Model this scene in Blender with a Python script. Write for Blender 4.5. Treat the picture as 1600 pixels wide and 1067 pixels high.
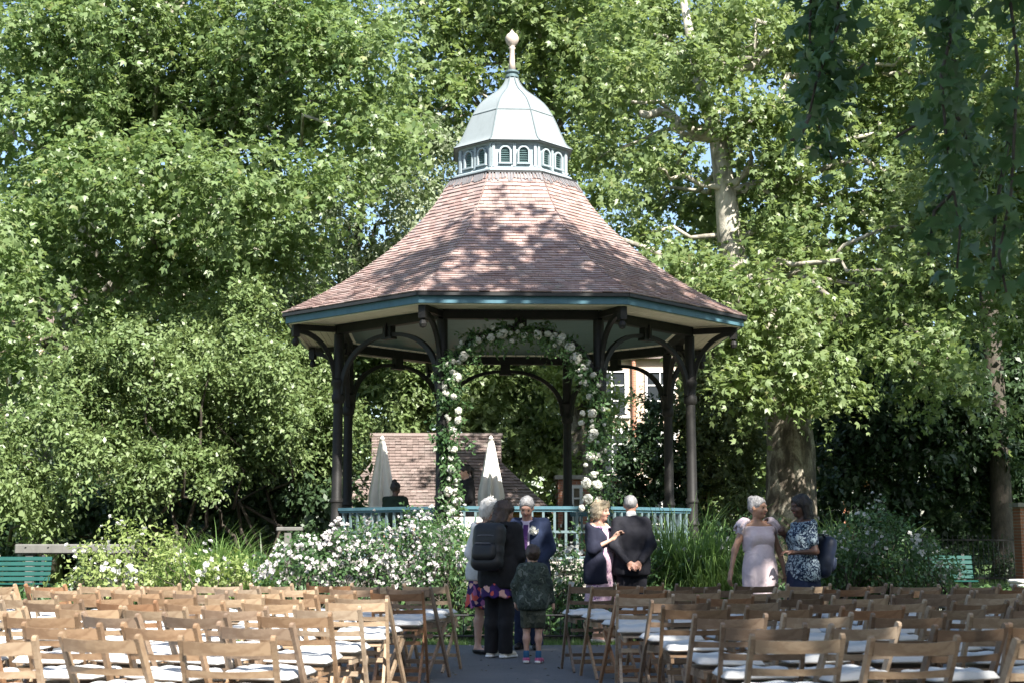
import bpy, math, random
import numpy as np
from mathutils import Vector, Matrix, Euler

for o in list(bpy.data.objects):
    bpy.data.objects.remove(o)
scene = bpy.context.scene
C = scene.collection
R = math.radians
random.seed(7)
rng = np.random.default_rng(11)

# ------------------------------------------------------------------ camera
FPX, HOR, EYE = 2222.0, 835.0, 1.25
PITCH = math.atan((HOR - 533.5) / FPX)
cd = bpy.data.cameras.new('camera')
cam = bpy.data.objects.new('camera', cd); C.objects.link(cam)
cd.lens = 50.0; cd.sensor_width = 36.0
cd.clip_start = 0.1; cd.clip_end = 2000
cam.location = (0, 0, EYE)
cam.rotation_euler = (math.pi / 2 + PITCH, 0, 0)
cd.dof.use_dof = True; cd.dof.focus_distance = 20.0; cd.dof.aperture_fstop = 4.5
scene.camera = cam

# ------------------------------------------------------------------ sky + sun
SUN_EL, SUN_AZ = 44.0, 26.0            # azimuth: degrees to the right of straight behind the camera
SD = Vector((math.cos(R(SUN_EL)) * math.sin(R(SUN_AZ)), -math.cos(R(SUN_EL)) * math.cos(R(SUN_AZ)), math.sin(R(SUN_EL))))
w = bpy.data.worlds.new('World'); scene.world = w; w.use_nodes = True
nt = w.node_tree
bg = nt.nodes['Background']
sky = nt.nodes.new('ShaderNodeTexSky'); sky.sky_type = 'NISHITA'; sky.sun_disc = False
sky.sun_elevation = R(SUN_EL); sky.sun_rotation = math.atan2(SD.x, SD.y)
sky.air_density = 1.0; sky.dust_density = 1.2; sky.ozone_density = 1.0
nt.links.new(sky.outputs[0], bg.inputs[0]); bg.inputs[1].default_value = 0.085
sd = bpy.data.lights.new('sun', 'SUN'); so = bpy.data.objects.new('sun', sd); C.objects.link(so)
sd.energy = 5.0; sd.angle = R(0.53); sd.color = (1.0, 0.955, 0.88)
so.rotation_euler = SD.to_track_quat('Z', 'Y').to_euler()
so.location = (20, -30, 40)

vs = scene.view_settings
vs.view_transform = 'Standard'; vs.look = 'None'; vs.gamma = 1.0; vs.exposure = 1.65; vs.use_curve_mapping = False
scene.display_settings.display_device = 'sRGB'
cy = scene.cycles
cy.max_bounces = 6; cy.diffuse_bounces = 3; cy.glossy_bounces = 2; cy.transmission_bounces = 4; cy.transparent_max_bounces = 4
cy.sample_clamp_indirect = 6.0
cy.use_denoising = True
try: cy.denoiser = 'OPENIMAGEDENOISE'
except Exception: pass
cy.caustics_reflective = False; cy.caustics_refractive = False

# ------------------------------------------------------------------ helpers
def at(u, v, Y):
    """world point at depth Y that the photo shows at pixel (u, v) of 1600 x 1067"""
    xc = (u - 800) / FPX; yc = (533.5 - v) / FPX
    k = Y / (math.cos(PITCH) - yc * math.sin(PITCH))
    return Vector((xc * k, Y, EYE + (math.sin(PITCH) + yc * math.cos(PITCH)) * k))

def tag(o, label=None, cat=None, group=None, kind=None):
    if label: o['label'] = label
    if cat: o['category'] = cat
    if group: o['group'] = group
    if kind: o['kind'] = kind
    return o

def empty(name, loc=(0, 0, 0), rz=0.0):
    o = bpy.data.objects.new(name, None); C.objects.link(o)
    o.location = loc; o.rotation_euler = (0, 0, rz); o.empty_display_size = 0.2
    return o

def link(name, me, parent=None, mats=None):
    o = bpy.data.objects.new(name, me); C.objects.link(o)
    if parent: o.parent = parent
    if mats is not None:
        for m in (mats if isinstance(mats, (list, tuple)) else [mats]):
            me.materials.append(m)
    return o

def copy_obj(src, parent=None):
    c = src.copy(); C.objects.link(c)
    if parent: c.parent = parent
    return c

def copy_tree(src, parent=None):
    c = copy_obj(src, parent)
    for ch in src.children:
        copy_tree(ch, c)
    return c

class MB:
    def __init__(s): s.v = []; s.f = []; s.m = []
    def add(s, vs, fs, mi=0):
        n = len(s.v); s.v += [tuple(p) for p in vs]
        s.f += [tuple(n + i for i in f) for f in fs]; s.m += [mi] * len(fs)
        return s
    def box(s, c, size, rot=None, mi=0, taper=1.0):
        hx, hy, hz = size[0] / 2, size[1] / 2, size[2] / 2
        pts = [Vector((x * hx * (taper if z > 0 else 1), y * hy * (taper if z > 0 else 1), z * hz)) for z in (-1, 1) for x, y in ((-1, -1), (1, -1), (1, 1), (-1, 1))]
        if rot is not None:
            M = rot if isinstance(rot, Matrix) else Euler(rot).to_matrix()
            pts = [M @ p for p in pts]
        c = Vector(c)
        return s.add([p + c for p in pts], [(3, 2, 1, 0), (4, 5, 6, 7), (0, 1, 5, 4), (1, 2, 6, 5), (2, 3, 7, 6), (3, 0, 4, 7)], mi)
    def bar(s, a, b, w, h, up=(0, 0, 1), mi=0):
        a = Vector(a); b = Vector(b); d = b - a; L = d.length; d.normalize()
        x = d.cross(Vector(up))
        if x.length < 1e-4: x = Vector((1, 0, 0))
        x.normalize(); z = x.cross(d).normalized()
        M = Matrix((x, d, z)).transposed()
        return s.box((a + b) / 2, (w, L, h), M, mi)
    def tube(s, pts, rad, n=8, mi=0, cap=True, sq=None):
        pts = [Vector(p) for p in pts]; k = len(pts)
        if not isinstance(rad, (list, tuple, np.ndarray)): rad = [rad] * k
        ref = None; vs = []
        for i, p in enumerate(pts):
            t = (pts[min(i + 1, k - 1)] - pts[max(i - 1, 0)]).normalized()
            if ref is None:
                ref = Vector((1, 0, 0)) if abs(t.x) < 0.9 else Vector((0, 1, 0))
            x = (ref - t * ref.dot(t)).normalized(); y = t.cross(x); ref = x
            for j in range(n):
                a = 2 * math.pi * j / n
                vs.append(p + (x * math.cos(a) + y * math.sin(a)) * rad[i])
        fs = [(i * n + j, i * n + (j + 1) % n, (i + 1) * n + (j + 1) % n, (i + 1) * n + j) for i in range(k - 1) for j in range(n)]
        if cap:
            fs.append(tuple(range(n - 1, -1, -1))); fs.append(tuple((k - 1) * n + j for j in range(n)))
        return s.add(vs, fs, mi)
    def lathe(s, prof, n=16, c=(0, 0, 0), mi=0, cap=True, rot0=0.0):
        vs = []; k = len(prof)
        for r, z in prof:
            for j in range(n):
                a = rot0 + 2 * math.pi * j / n
                vs.append((c[0] + r * math.sin(a), c[1] - r * math.cos(a), c[2] + z))
        fs = [(i * n + j, i * n + (j + 1) % n, (i + 1) * n + (j + 1) % n, (i + 1) * n + j) for i in range(k - 1) for j in range(n)]
        if cap:
            fs.append(tuple(range(n - 1, -1, -1))); fs.append(tuple((k - 1) * n + j for j in range(n)))
        return s.add(vs, fs, mi)
    def sweep(s, pts, wx, wy, side, mi=0):
        """rectangular section swept along pts; side = fixed unit vector of the width"""
        side = Vector(side).normalized(); vs = []; k = len(pts); pts = [Vector(p) for p in pts]
        for i, p in enumerate(pts):
            t = (pts[min(i + 1, k - 1)] - pts[max(i - 1, 0)]).normalized()
            nrm = side.cross(t).normalized()
            h = wy[i] if isinstance(wy, (list, tuple)) else wy
            for a, b in ((-1, -1), (1, -1), (1, 1), (-1, 1)):
                vs.append(p + side * (a * wx / 2) + nrm * (b * h / 2))
        fs = [(i * 4 + j, i * 4 + (j + 1) % 4, (i + 1) * 4 + (j + 1) % 4, (i + 1) * 4 + j) for i in range(k - 1) for j in range(4)]
        fs += [(3, 2, 1, 0), tuple((k - 1) * 4 + j for j in range(4))]
        return s.add(vs, fs, mi)
    def mesh(s, name, smooth=False):
        me = bpy.data.meshes.new(name); me.from_pydata(s.v, [], s.f)
        me.polygons.foreach_set('material_index', s.m)
        if smooth: me.polygons.foreach_set('use_smooth', [True] * len(s.f))
        me.update(); return me
    def build(s, name, mats, parent=None, smooth=False):
        return link(name, s.mesh(name, smooth), parent, mats)

def bevel(o, wdt=0.006, seg=1):
    b = o.modifiers.new('bevel', 'BEVEL'); b.width = wdt; b.segments = seg; b.limit_method = 'ANGLE'; b.angle_limit = R(40)
    return o

def np_mesh(name, V, F, smooth=False):
    """V (n,3) float, F (m,k) int array"""
    me = bpy.data.meshes.new(name)
    V = np.ascontiguousarray(V, dtype=np.float32); F = np.ascontiguousarray(F, dtype=np.int32)
    me.vertices.add(len(V)); me.vertices.foreach_set('co', V.ravel())
    m, k = F.shape
    me.loops.add(m * k); me.loops.foreach_set('vertex_index', F.ravel())
    me.polygons.add(m)
    me.polygons.foreach_set('loop_start', np.arange(0, m * k, k, dtype=np.int32))
    me.polygons.foreach_set('loop_total', np.full(m, k, dtype=np.int32))
    if smooth: me.polygons.foreach_set('use_smooth', np.ones(m, dtype=bool))
    me.update(calc_edges=True)
    return me

# ------------------------------------------------------------------ materials
class NM:
    """small node material builder"""
    def __init__(s, name):
        s.m = bpy.data.materials.new(name); s.m.use_nodes = True
        s.t = s.m.node_tree; s.b = s.t.nodes['Principled BSDF']; s.out = s.t.nodes['Material Output']
    def n(s, t, **kw):
        nd = s.t.nodes.new(t)
        for k, v in kw.items():
            if k in nd.inputs: nd.inputs[k].default_value = v
            else: setattr(nd, k, v)
        return nd
    def l(s, a, b): s.t.links.new(a, b)
    def coords(s, kind='Object'):
        return s.n('ShaderNodeTexCoord').outputs[kind]
    def noise(s, scale, detail=4, rough=0.55, co=None, dist=0.0):
        nd = s.n('ShaderNodeTexNoise'); nd.inputs['Scale'].default_value = scale; nd.inputs['Detail'].default_value = detail
        nd.inputs['Roughness'].default_value = rough; nd.inputs['Distortion'].default_value = dist
        if co is not None: s.l(co, nd.inputs['Vector'])
        return nd.outputs['Fac']
    def ramp(s, fac, stops):
        nd = s.n('ShaderNodeValToRGB'); el = nd.color_ramp.elements
        while len(el) < len(stops): el.new(0.5)
        for e, (p, c) in zip(el, stops):
            e.position = p; e.color = (c[0], c[1], c[2], 1) if not isinstance(c, (int, float)) else (c, c, c, 1)
        s.l(fac, nd.inputs[0]); return nd.outputs[0]
    def mix(s, fac, a, b, mode='MIX'):
        nd = s.n('ShaderNodeMix', data_type='RGBA', blend_type=mode)
        for sock, v in ((nd.inputs[0], fac), (nd.inputs[6], a), (nd.inputs[7], b)):
            if isinstance(v, (int, float)): sock.default_value = v
            elif isinstance(v, tuple): sock.default_value = (*v, 1) if len(v) == 3 else v
            else: s.l(v, sock)
        return nd.outputs[2]
    def bump(s, h, strength=0.3, dist=0.01):
        nd = s.n('ShaderNodeBump'); nd.inputs['Strength'].default_value = strength; nd.inputs['Distance'].default_value = dist
        s.l(h, nd.inputs['Height']); s.l(nd.outputs[0], s.b.inputs['Normal'])
    def math(s, op, a, b=0.0):
        nd = s.n('ShaderNodeMath', operation=op)
        for sock, v in ((nd.inputs[0], a), (nd.inputs[1], b)):
            if isinstance(v, (int, float)): sock.default_value = v
            else: s.l(v, sock)
        return nd.outputs[0]
    def mapping(s, co, scale):
        nd = s.n('ShaderNodeMapping'); nd.inputs['Scale'].default_value = scale; s.l(co, nd.inputs[0]); return nd.outputs[0]

def plain(name, col, rough=0.6, var=0.25, scale=8.0, bump=0.0, spec=0.4, metal=0.0):
    k = NM(name); co = k.coords()
    f = k.noise(scale, 5, 0.6, co)
    c = k.ramp(f, [(0.3, tuple(x * (1 - var) for x in col)), (0.7, tuple(min(1, x * (1 + var)) for x in col))])
    k.l(c, k.b.inputs['Base Color']); k.b.inputs['Roughness'].default_value = rough
    k.b.inputs['Specular IOR Level'].default_value = spec; k.b.inputs['Metallic'].default_value = metal
    if bump: k.bump(k.noise(scale * 5, 4, 0.6, co), bump, 0.01)
    return k.m

def leaf_mat(name, cols, trans, rough=0.42, tf=0.35, spec=0.45, tint=None):
    """cols: list of (pos, rgb) over random-per-leaf; trans: rgb of transmitted light"""
    k = NM(name)
    ri = k.n('ShaderNodeNewGeometry').outputs['Random Per Island']
    c = k.ramp(ri, cols)
    big = k.noise(0.35, 2, 0.5, k.coords())
    c = k.mix(k.ramp(big, [(0.35, 0.0), (0.7, 0.55)]), c, tint or tuple(min(1, x * 1.25) for x in cols[-1][1]))
    k.l(c, k.b.inputs['Base Color']); k.b.inputs['Roughness'].default_value = rough
    k.b.inputs['Specular IOR Level'].default_value = spec
    tr = k.n('ShaderNodeBsdfTranslucent'); tr.inputs[0].default_value = (*trans, 1)
    mx = k.n('ShaderNodeMixShader'); mx.inputs[0].default_value = tf
    k.l(k.b.outputs[0], mx.inputs[1]); k.l(tr.outputs[0], mx.inputs[2]); k.l(mx.outputs[0], k.out.inputs[0])
    return k.m

M = {}
M['leaf_plane'] = leaf_mat('leaf_plane', [(0, (0.072, 0.121, 0.037)), (0.45, (0.124, 0.185, 0.06)), (0.93, (0.206, 0.266, 0.112)), (0.96, (0.25, 0.24, 0.10)), (1, (0.22, 0.27, 0.14))], (0.325, 0.43, 0.125), 0.42, 0.38, 0.45, (0.225, 0.285, 0.13))
M['leaf_plane_left'] = leaf_mat('leaf_plane_left', [(0, (0.064, 0.116, 0.037)), (0.45, (0.114, 0.177, 0.06)), (0.93, (0.194, 0.258, 0.112)), (0.96, (0.24, 0.235, 0.10)), (1, (0.21, 0.265, 0.14))], (0.305, 0.42, 0.125), 0.42, 0.38, 0.45, (0.215, 0.28, 0.13))
M['hydrangea'] = leaf_mat('hydrangea', [(0, (0.52, 0.52, 0.44)), (0.5, (0.66, 0.65, 0.58)), (1, (0.76, 0.75, 0.70))], (0.7, 0.7, 0.6), 0.6, 0.3, 0.2, (0.70, 0.68, 0.61))
M['leaf_pale'] = leaf_mat('leaf_pale', [(0, (0.12, 0.17, 0.08)), (0.5, (0.18, 0.23, 0.12)), (1, (0.30, 0.33, 0.24))], (0.28, 0.38, 0.14), 0.5, 0.3)
M['leaf_shrub'] = leaf_mat('leaf_shrub', [(0, (0.07, 0.116, 0.038)), (0.5, (0.118, 0.174, 0.06)), (1, (0.188, 0.245, 0.105))], (0.29, 0.38, 0.12), 0.42, 0.3)
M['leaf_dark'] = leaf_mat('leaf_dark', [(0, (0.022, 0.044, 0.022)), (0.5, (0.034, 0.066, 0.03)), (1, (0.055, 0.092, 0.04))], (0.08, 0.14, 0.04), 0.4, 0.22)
M['leaf_olive'] = leaf_mat('leaf_olive', [(0, (0.09, 0.115, 0.045)), (0.5, (0.14, 0.17, 0.07)), (1, (0.20, 0.22, 0.10))], (0.26, 0.32, 0.1), 0.5, 0.28)
M['leaf_rose_and_shade'] = leaf_mat('leaf_rose_and_shade', [(0, (0.03, 0.068, 0.026)), (0.5, (0.05, 0.10, 0.04)), (1, (0.085, 0.15, 0.055))], (0.13, 0.26, 0.07), 0.38, 0.28)  # rose leaf green, also the shade-darkened colour of the hanging twigs
M['leaf_lime'] = leaf_mat('leaf_lime', [(0, (0.11, 0.165, 0.045)), (0.5, (0.18, 0.24, 0.065)), (1, (0.27, 0.32, 0.12))], (0.34, 0.44, 0.1), 0.5, 0.35)
M['blade'] = leaf_mat('blade', [(0, (0.06, 0.12, 0.03)), (0.5, (0.10, 0.18, 0.045)), (1, (0.17, 0.25, 0.08))], (0.22, 0.36, 0.08), 0.4, 0.35)
M['petal'] = leaf_mat('petal', [(0, (0.46, 0.46, 0.43)), (0.5, (0.58, 0.58, 0.55)), (1, (0.68, 0.68, 0.66))], (0.65, 0.65, 0.6), 0.6, 0.3, 0.2, (0.64, 0.63, 0.61))
M['petal_pink'] = leaf_mat('petal_pink', [(0, (0.45, 0.42, 0.41)), (0.5, (0.57, 0.545, 0.54)), (1, (0.67, 0.66, 0.655))], (0.65, 0.6, 0.6), 0.6, 0.3, 0.2, (0.63, 0.60, 0.595))

M['litter'] = leaf_mat('litter', [(0, (0.10, 0.075, 0.04)), (0.5, (0.16, 0.13, 0.07)), (0.8, (0.12, 0.14, 0.05)), (1, (0.4, 0.38, 0.34))], (0.1, 0.1, 0.05), 0.7, 0.1, 0.3, (0.14, 0.11, 0.06))

def bark(name, cols, scale=3.0, stretch=0.35, pale=None):
    k = NM(name); co = k.coords(); mp = k.mapping(co, (1, 1, stretch))
    a = k.noise(scale, 3, 0.5, mp, 0.6); c = k.ramp(a, cols)
    fine = k.noise(scale * 9, 5, 0.7, mp)
    c = k.mix(k.ramp(fine, [(0.35, 0.6), (0.6, 0.0)]), c, tuple(x * 0.45 for x in cols[0][1]))
    if pale:      # plane bark flakes to pale young bark higher up the tree
        sp = k.n('ShaderNodeSeparateXYZ'); k.l(co, sp.inputs[0])
        hf = k.ramp(k.math('DIVIDE', sp.outputs[2], 12.0), [(0.45, 0.0), (0.75, 0.7)])
        c = k.mix(hf, c, k.ramp(a, [(0.38, tuple(x * 0.55 for x in pale)), (0.52, pale)]))
    k.l(c, k.b.inputs['Base Color']); k.b.inputs['Roughness'].default_value = 0.85
    k.bump(fine, 0.5, 0.03); return k.m
M['bark_plane'] = bark('bark_plane', [(0.36, (0.07, 0.055, 0.04)), (0.46, (0.14, 0.115, 0.085)), (0.54, (0.26, 0.225, 0.17)), (0.64, (0.40, 0.37, 0.29))], 4.5, 0.5, (0.50, 0.47, 0.39))
M['bark_dark'] = bark('bark_dark', [(0.3, (0.05, 0.04, 0.03)), (0.6, (0.10, 0.085, 0.065))])

# iron, painted timber, lead, tiles
def iron():
    k = NM('iron_paint'); co = k.coords()
    f = k.noise(6, 5, 0.65, co)
    c = k.ramp(f, [(0.3, (0.010, 0.0095, 0.009)), (0.6, (0.017, 0.016, 0.0145)), (0.8, (0.034, 0.029, 0.025))])
    k.l(c, k.b.inputs['Base Color']); k.b.inputs['Roughness'].default_value = 0.55; k.b.inputs['Specular IOR Level'].default_value = 0.25; k.bump(k.noise(40, 3, 0.6, co), 0.15, 0.005); return k.m
M['iron'] = iron()

def painted(name, col, dirt=0.5, rough=0.5):
    k = NM(name); co = k.coords()
    f = k.noise(5, 6, 0.7, k.mapping(co, (1, 1, 0.35)))
    c = k.mix(k.ramp(f, [(0.48, 0.0), (0.75, dirt)]), col, tuple(x * 0.45 for x in col))
    sk_ = k.noise(9, 5, 0.7, k.mapping(co, (1.6, 1.6, 0.12)))
    c = k.mix(k.ramp(sk_, [(0.5, 0.0), (0.7, dirt * 0.8)]), c, tuple(x * 0.6 + 0.01 for x in col))
    k.l(c, k.b.inputs['Base Color']); k.b.inputs['Roughness'].default_value = rough; k.b.inputs['Specular IOR Level'].default_value = 0.22
    k.bump(k.noise(30, 4, 0.6, co), 0.12, 0.005); return k.m
M['teal'] = painted('teal_paint', (0.07, 0.15, 0.185), 0.4)
M['teal_pale'] = painted('teal_pale_paint', (0.12, 0.17, 0.182), 0.35)
M['lantern_white'] = painted('lantern_paint', (0.31, 0.365, 0.385), 0.25, 0.8)
M['lead'] = painted('lead_dome', (0.225, 0.255, 0.263), 0.25, 0.85)
M['lead_seam'] = painted('lead_seam', (0.13, 0.16, 0.17), 0.5, 0.5)
M['lead_grey'] = painted('lead_grey', (0.17, 0.165, 0.17), 0.6, 0.55)
M['finial'] = painted('finial_stone', (0.50, 0.42, 0.36), 0.4, 0.7)
M['cream'] = painted('cream_boards', (0.80, 0.75, 0.62), 0.3, 0.65)
M['louvre'] = painted('louvre_dark', (0.10, 0.16, 0.16), 0.4)
M['bench'] = painted('bench_green', (0.010, 0.065, 0.055), 0.4, 0.4)

def tile_mat(name, cols):
    k = NM(name)
    oi = k.n('ShaderNodeObjectInfo').outputs['Random']; ri = k.n('ShaderNodeNewGeometry').outputs['Random Per Island']
    f = k.math('FRACT', k.math('ADD', oi, ri))
    c = k.ramp(f, cols)
    pos = k.n('ShaderNodeNewGeometry').outputs['Position']
    st = k.noise(1.3, 6, 0.7, pos)
    c = k.mix(k.ramp(st, [(0.45, 0.0), (0.75, 0.55)]), c, (0.17, 0.15, 0.14))
    fn = k.noise(25, 4, 0.7, pos)
    c = k.mix(k.ramp(fn, [(0.5, 0.0), (0.75, 0.35)]), c, (0.42, 0.38, 0.34))
    ms = k.noise(2.6, 8, 0.75, pos, 0.4)
    c = k.mix(k.ramp(ms, [(0.60, 0.0), (0.68, 0.6)]), c, (0.30, 0.31, 0.25))
    k.l(c, k.b.inputs['Base Color']); k.b.inputs['Roughness'].default_value = 0.62; k.bump(fn, 0.25, 0.006); return k.m
M['tile'] = tile_mat('clay_tile', [(0, (0.23, 0.15, 0.135)), (0.35, (0.31, 0.21, 0.185)), (0.7, (0.36, 0.26, 0.23)), (0.9, (0.27, 0.205, 0.195)), (1, (0.42, 0.33, 0.29))])
M['tile_old'] = tile_mat('clay_tile_weathered', [(0, (0.11, 0.08, 0.07)), (0.5, (0.15, 0.11, 0.098)), (1, (0.20, 0.15, 0.135))])

def wood_chair():
    k = NM('chair_wood'); co = k.coords()
    oc = k.n('ShaderNodeObjectInfo').outputs['Color']
    g = k.noise(14, 5, 0.65, k.mapping(co, (0.6, 3, 1.6)), 0.8)
    c = k.mix(k.ramp(g, [(0.35, 0.0), (0.7, 0.75)]), oc, (0.9, 0.86, 0.80), 'MULTIPLY')
    dk = k.ramp(g, [(0.42, 0.55), (0.56, 0.0)])
    c = k.mix(dk, c, (0.52, 0.42, 0.34), 'MULTIPLY')
    k.l(c, k.b.inputs['Base Color']); k.b.inputs['Roughness'].default_value = 0.42; k.bump(g, 0.08, 0.004); return k.m
M['chair_wood'] = wood_chair()
def cushion():
    k = NM('cushion_fabric'); co = k.coords()
    k.b.inputs['Base Color'].default_value = (0.60, 0.60, 0.59, 1); k.b.inputs['Roughness'].default_value = 0.9
    k.bump(k.noise(11, 4, 0.6, co, 0.5), 0.5, 0.02); return k.m
M['cushion'] = cushion()
M['cloth_white'] = plain('cloth_white', (0.74, 0.71, 0.65), 0.9, 0.06, 6, 0.15)
M['steel'] = plain('steel', (0.3, 0.3, 0.3), 0.35, 0.1, 10, 0, 0.5, 0.9)
M['black_metal'] = plain('black_metal', (0.02, 0.02, 0.02), 0.5, 0.3, 10)
M['grey_wood'] = painted('grey_timber', (0.14, 0.137, 0.125), 0.6, 0.8)

def asphalt():
    k = NM('asphalt'); co = k.coords()
    b = k.noise(0.6, 6, 0.65, co); f = k.noise(90, 3, 0.7, co); m_ = k.noise(7, 5, 0.7, co)
    c = k.ramp(b, [(0.3, (0.06, 0.066, 0.074)), (0.7, (0.11, 0.115, 0.124))])
    c = k.mix(k.ramp(m_, [(0.45, 0.0), (0.8, 0.45)]), c, (0.13, 0.125, 0.115))
    c = k.mix(k.ramp(f, [(0.45, 0.0), (0.72, 0.6)]), c, (0.20, 0.20, 0.195))
    k.l(c, k.b.inputs['Base Color']); k.b.inputs['Roughness'].default_value = 0.8; k.bump(f, 0.6, 0.008); return k.m
M['asphalt'] = asphalt()
M['lawn'] = plain('lawn', (0.045, 0.085, 0.02), 0.9, 0.4, 3, 0.6)
M['soil'] = plain('soil', (0.045, 0.033, 0.024), 0.95, 0.4, 5, 0.6)
M['floor_boards'] = plain('floor_boards', (0.46, 0.42, 0.36), 0.8, 0.12, 5, 0.2)
M['stone'] = plain('stone', (0.32, 0.30, 0.26), 0.85, 0.25, 6, 0.3)

def brick(name, a, b, mortar):
    k = NM(name); co = k.coords()
    mp = k.n('ShaderNodeMapping'); mp.inputs['Rotation'].default_value = (R(90), 0, 0); k.l(co, mp.inputs[0])
    br = k.n('ShaderNodeTexBrick'); br.inputs['Scale'].default_value = 1.0
    br.inputs['Brick Width'].default_value = 0.225; br.inputs['Row Height'].default_value = 0.075; br.inputs['Mortar Size'].default_value = 0.008
    br.inputs['Color1'].default_value = (*a, 1); br.inputs['Color2'].default_value = (*b, 1); br.inputs['Mortar'].default_value = (*mortar, 1)
    k.l(mp.outputs[0], br.inputs['Vector'])
    c = k.mix(k.ramp(k.noise(0.8, 5, 0.6, co), [(0.4, 0.0), (0.8, 0.4)]), br.outputs['Color'], (0.12, 0.08, 0.06))
    k.l(c, k.b.inputs['Base Color']); k.b.inputs['Roughness'].default_value = 0.85; return k.m
M['brick_red'] = brick('brick_red', (0.33, 0.12, 0.06), (0.42, 0.17, 0.09), (0.35, 0.3, 0.25))
M['brick_peach'] = brick('brick_peach', (0.52, 0.38, 0.28), (0.6, 0.45, 0.34), (0.5, 0.45, 0.38))
M['white_paint'] = painted('white_paint', (0.74, 0.74, 0.72), 0.2)
def glass():
    k = NM('window_glass'); k.b.inputs['Base Color'].default_value = (0.03, 0.035, 0.04, 1); k.b.inputs['Roughness'].default_value = 0.08
    k.b.inputs['Specular IOR Level'].default_value = 0.6; return k.m
M['glass'] = glass()
# ================================================================== ground
def sheet(name, pts, z, mat):
    me = bpy.data.meshes.new(name); me.from_pydata([(x, y, z) for x, y in pts], [], [tuple(range(len(pts)))]); me.update()
    return tag(link(name, me, None, mat), kind='structure')
sheet('ground', [(-400, -200), (400, -200), (400, 700), (-400, 700)], 0.0, M['lawn'])
BC = Vector((0.0, 26.55, 0.0)); BROT = R(2.6)
# paved area with an arc edge round the bed
arc = []
for i in range(41):
    a = R(-60 + 3.0 * i)
    arc.append((BC.x + 10.05 * math.sin(a), BC.y - 10.05 * math.cos(a)))
sheet('pavement', [(-16, -8), (16, -8), (16, arc[-1][1])] + arc[::-1] + [(-16, arc[0][1])], 0.006, M['asphalt'])
# planting bed: low mound of soil round the bandstand
b = MB(); rings = [(3.5, 0.22), (6.0, 0.26), (8.6, 0.16), (9.5, 0.0)]; n = 64
for r_, z_ in rings:
    for j in range(n):
        a = 2 * math.pi * j / n
        rr = r_
        b.v.append((BC.x + rr * math.sin(a), BC.y - rr * math.cos(a), z_ + 0.03 * math.sin(5 * a + r_) * (z_ > 0) + 0.002))
for i in range(3):
    for j in range(n):
        b.f.append((i * n + j, (i + 1) * n + j, (i + 1) * n + (j + 1) % n, i * n + (j + 1) % n)); b.m.append(0)
tag(b.build('planting_bed', M['soil'], None, True), kind='structure')

# ================================================================== bandstand
RC, RE = 3.40, 4.36            # circumradius of the columns and of the eaves
FLOOR = 0.80
C22 = math.cos(R(22.5)); T22 = math.tan(R(22.5))
stand = empty('bandstand', BC, BROT)
tag(stand, 'octagonal bandstand with swept clay tile roof, pale dome and dark iron columns', 'bandstand')
def fdir(k):
    a = R(45 * k); return Vector((math.sin(a), -math.cos(a), 0)), Vector((math.cos(a), math.sin(a), 0))
def fpt(k, ap, x, z):
    n_, t_ = fdir(k); p = n_ * ap + t_ * x; return Vector((p.x, p.y, z))
def vtx(k, r, z):
    a = R(45 * k + 22.5); return Vector((r * math.sin(a), -r * math.cos(a), z))
# plinth, floor
p = MB(); p.lathe([(3.72, 0), (3.72, 0.68), (3.80, 0.68), (3.80, FLOOR)], 8, rot0=R(22.5)); pl = p.build('plinth', M['stone'], stand)
p = MB(); p.lathe([(3.70, FLOOR + 0.004), (3.70, FLOOR + 0.014)], 8, rot0=R(22.5)); p.build('floor', M['floor_boards'], stand)
for i in range(4):
    s_ = MB(); s_.box((0, 3.95 + 0.28 * i, (FLOOR - 0.19 * i) / 2 - 0.1), (1.8, 0.28, FLOOR - 0.19 * i - 0.2 + 0.2 - 0.004 * i)); s_.build('step', M['stone'], stand)
# columns
def col_prof():
    return [(0.165, 0), (0.165, 0.10), (0.14, 0.13), (0.14, 0.36), (0.155, 0.38), (0.155, 0.42), (0.118, 0.46), (0.105, 0.60), (0.125, 0.62), (0.125, 0.66), (0.10, 0.70),
            (0.098, 1.0), (0.115, 1.02), (0.115, 1.06), (0.094, 1.10), (0.085, 2.75), (0.11, 2.78), (0.12, 2.82), (0.12, 2.90), (0.10, 2.93), (0.10, 3.05), (0.13, 3.10), (0.13, 3.16), (0.095, 3.20), (0.09, 3.98)]
cm = MB().lathe(col_prof(), 16).mesh('column', True)
for k in range(8):
    o = link('column', cm, stand)
    if k == 0: cm.materials.append(M['iron'])
    o.location = vtx(k, RC, FLOOR)
    m = o.modifiers.new('es', 'EDGE_SPLIT'); m.split_angle = R(35)
# ring beam, arches, drop blocks, eaves brackets
hw = RC * math.sin(R(22.5))
bm_ = MB().box((0, 0, 0), (2 * hw - 0.02, 0.15, 0.15)).mesh('ring_beam')
bm_.materials.append(M['iron'])
am = MB()
pts = []
for i in range(25):
    t = math.pi * i / 24; cx, sx = math.cos(t), math.sin(t)
    pts.append((-(hw - 0.09) * math.copysign(abs(cx) ** 0.92, cx), 0, 3.72 + 0.93 * abs(sx) ** 0.9))
am.sweep(pts, 0.07, [0.115 - 0.05 * math.sin(math.pi * i / 24) for i in range(25)], (0, 1, 0)); amesh = am.mesh('arch_brace'); amesh.materials.append(M['iron'])
dm = MB(); dm.box((0, 0, 4.70), (0.20, 0.12, 0.20)); dm.box((0, 0, 4.59), (0.26, 0.14, 0.04)); dm.tube([(0, -0.09, 4.84), (0, -0.09, 4.60)], 0.022, 6); dmesh = dm.mesh('drop_block'); dmesh.materials.append(M['iron'])
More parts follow.
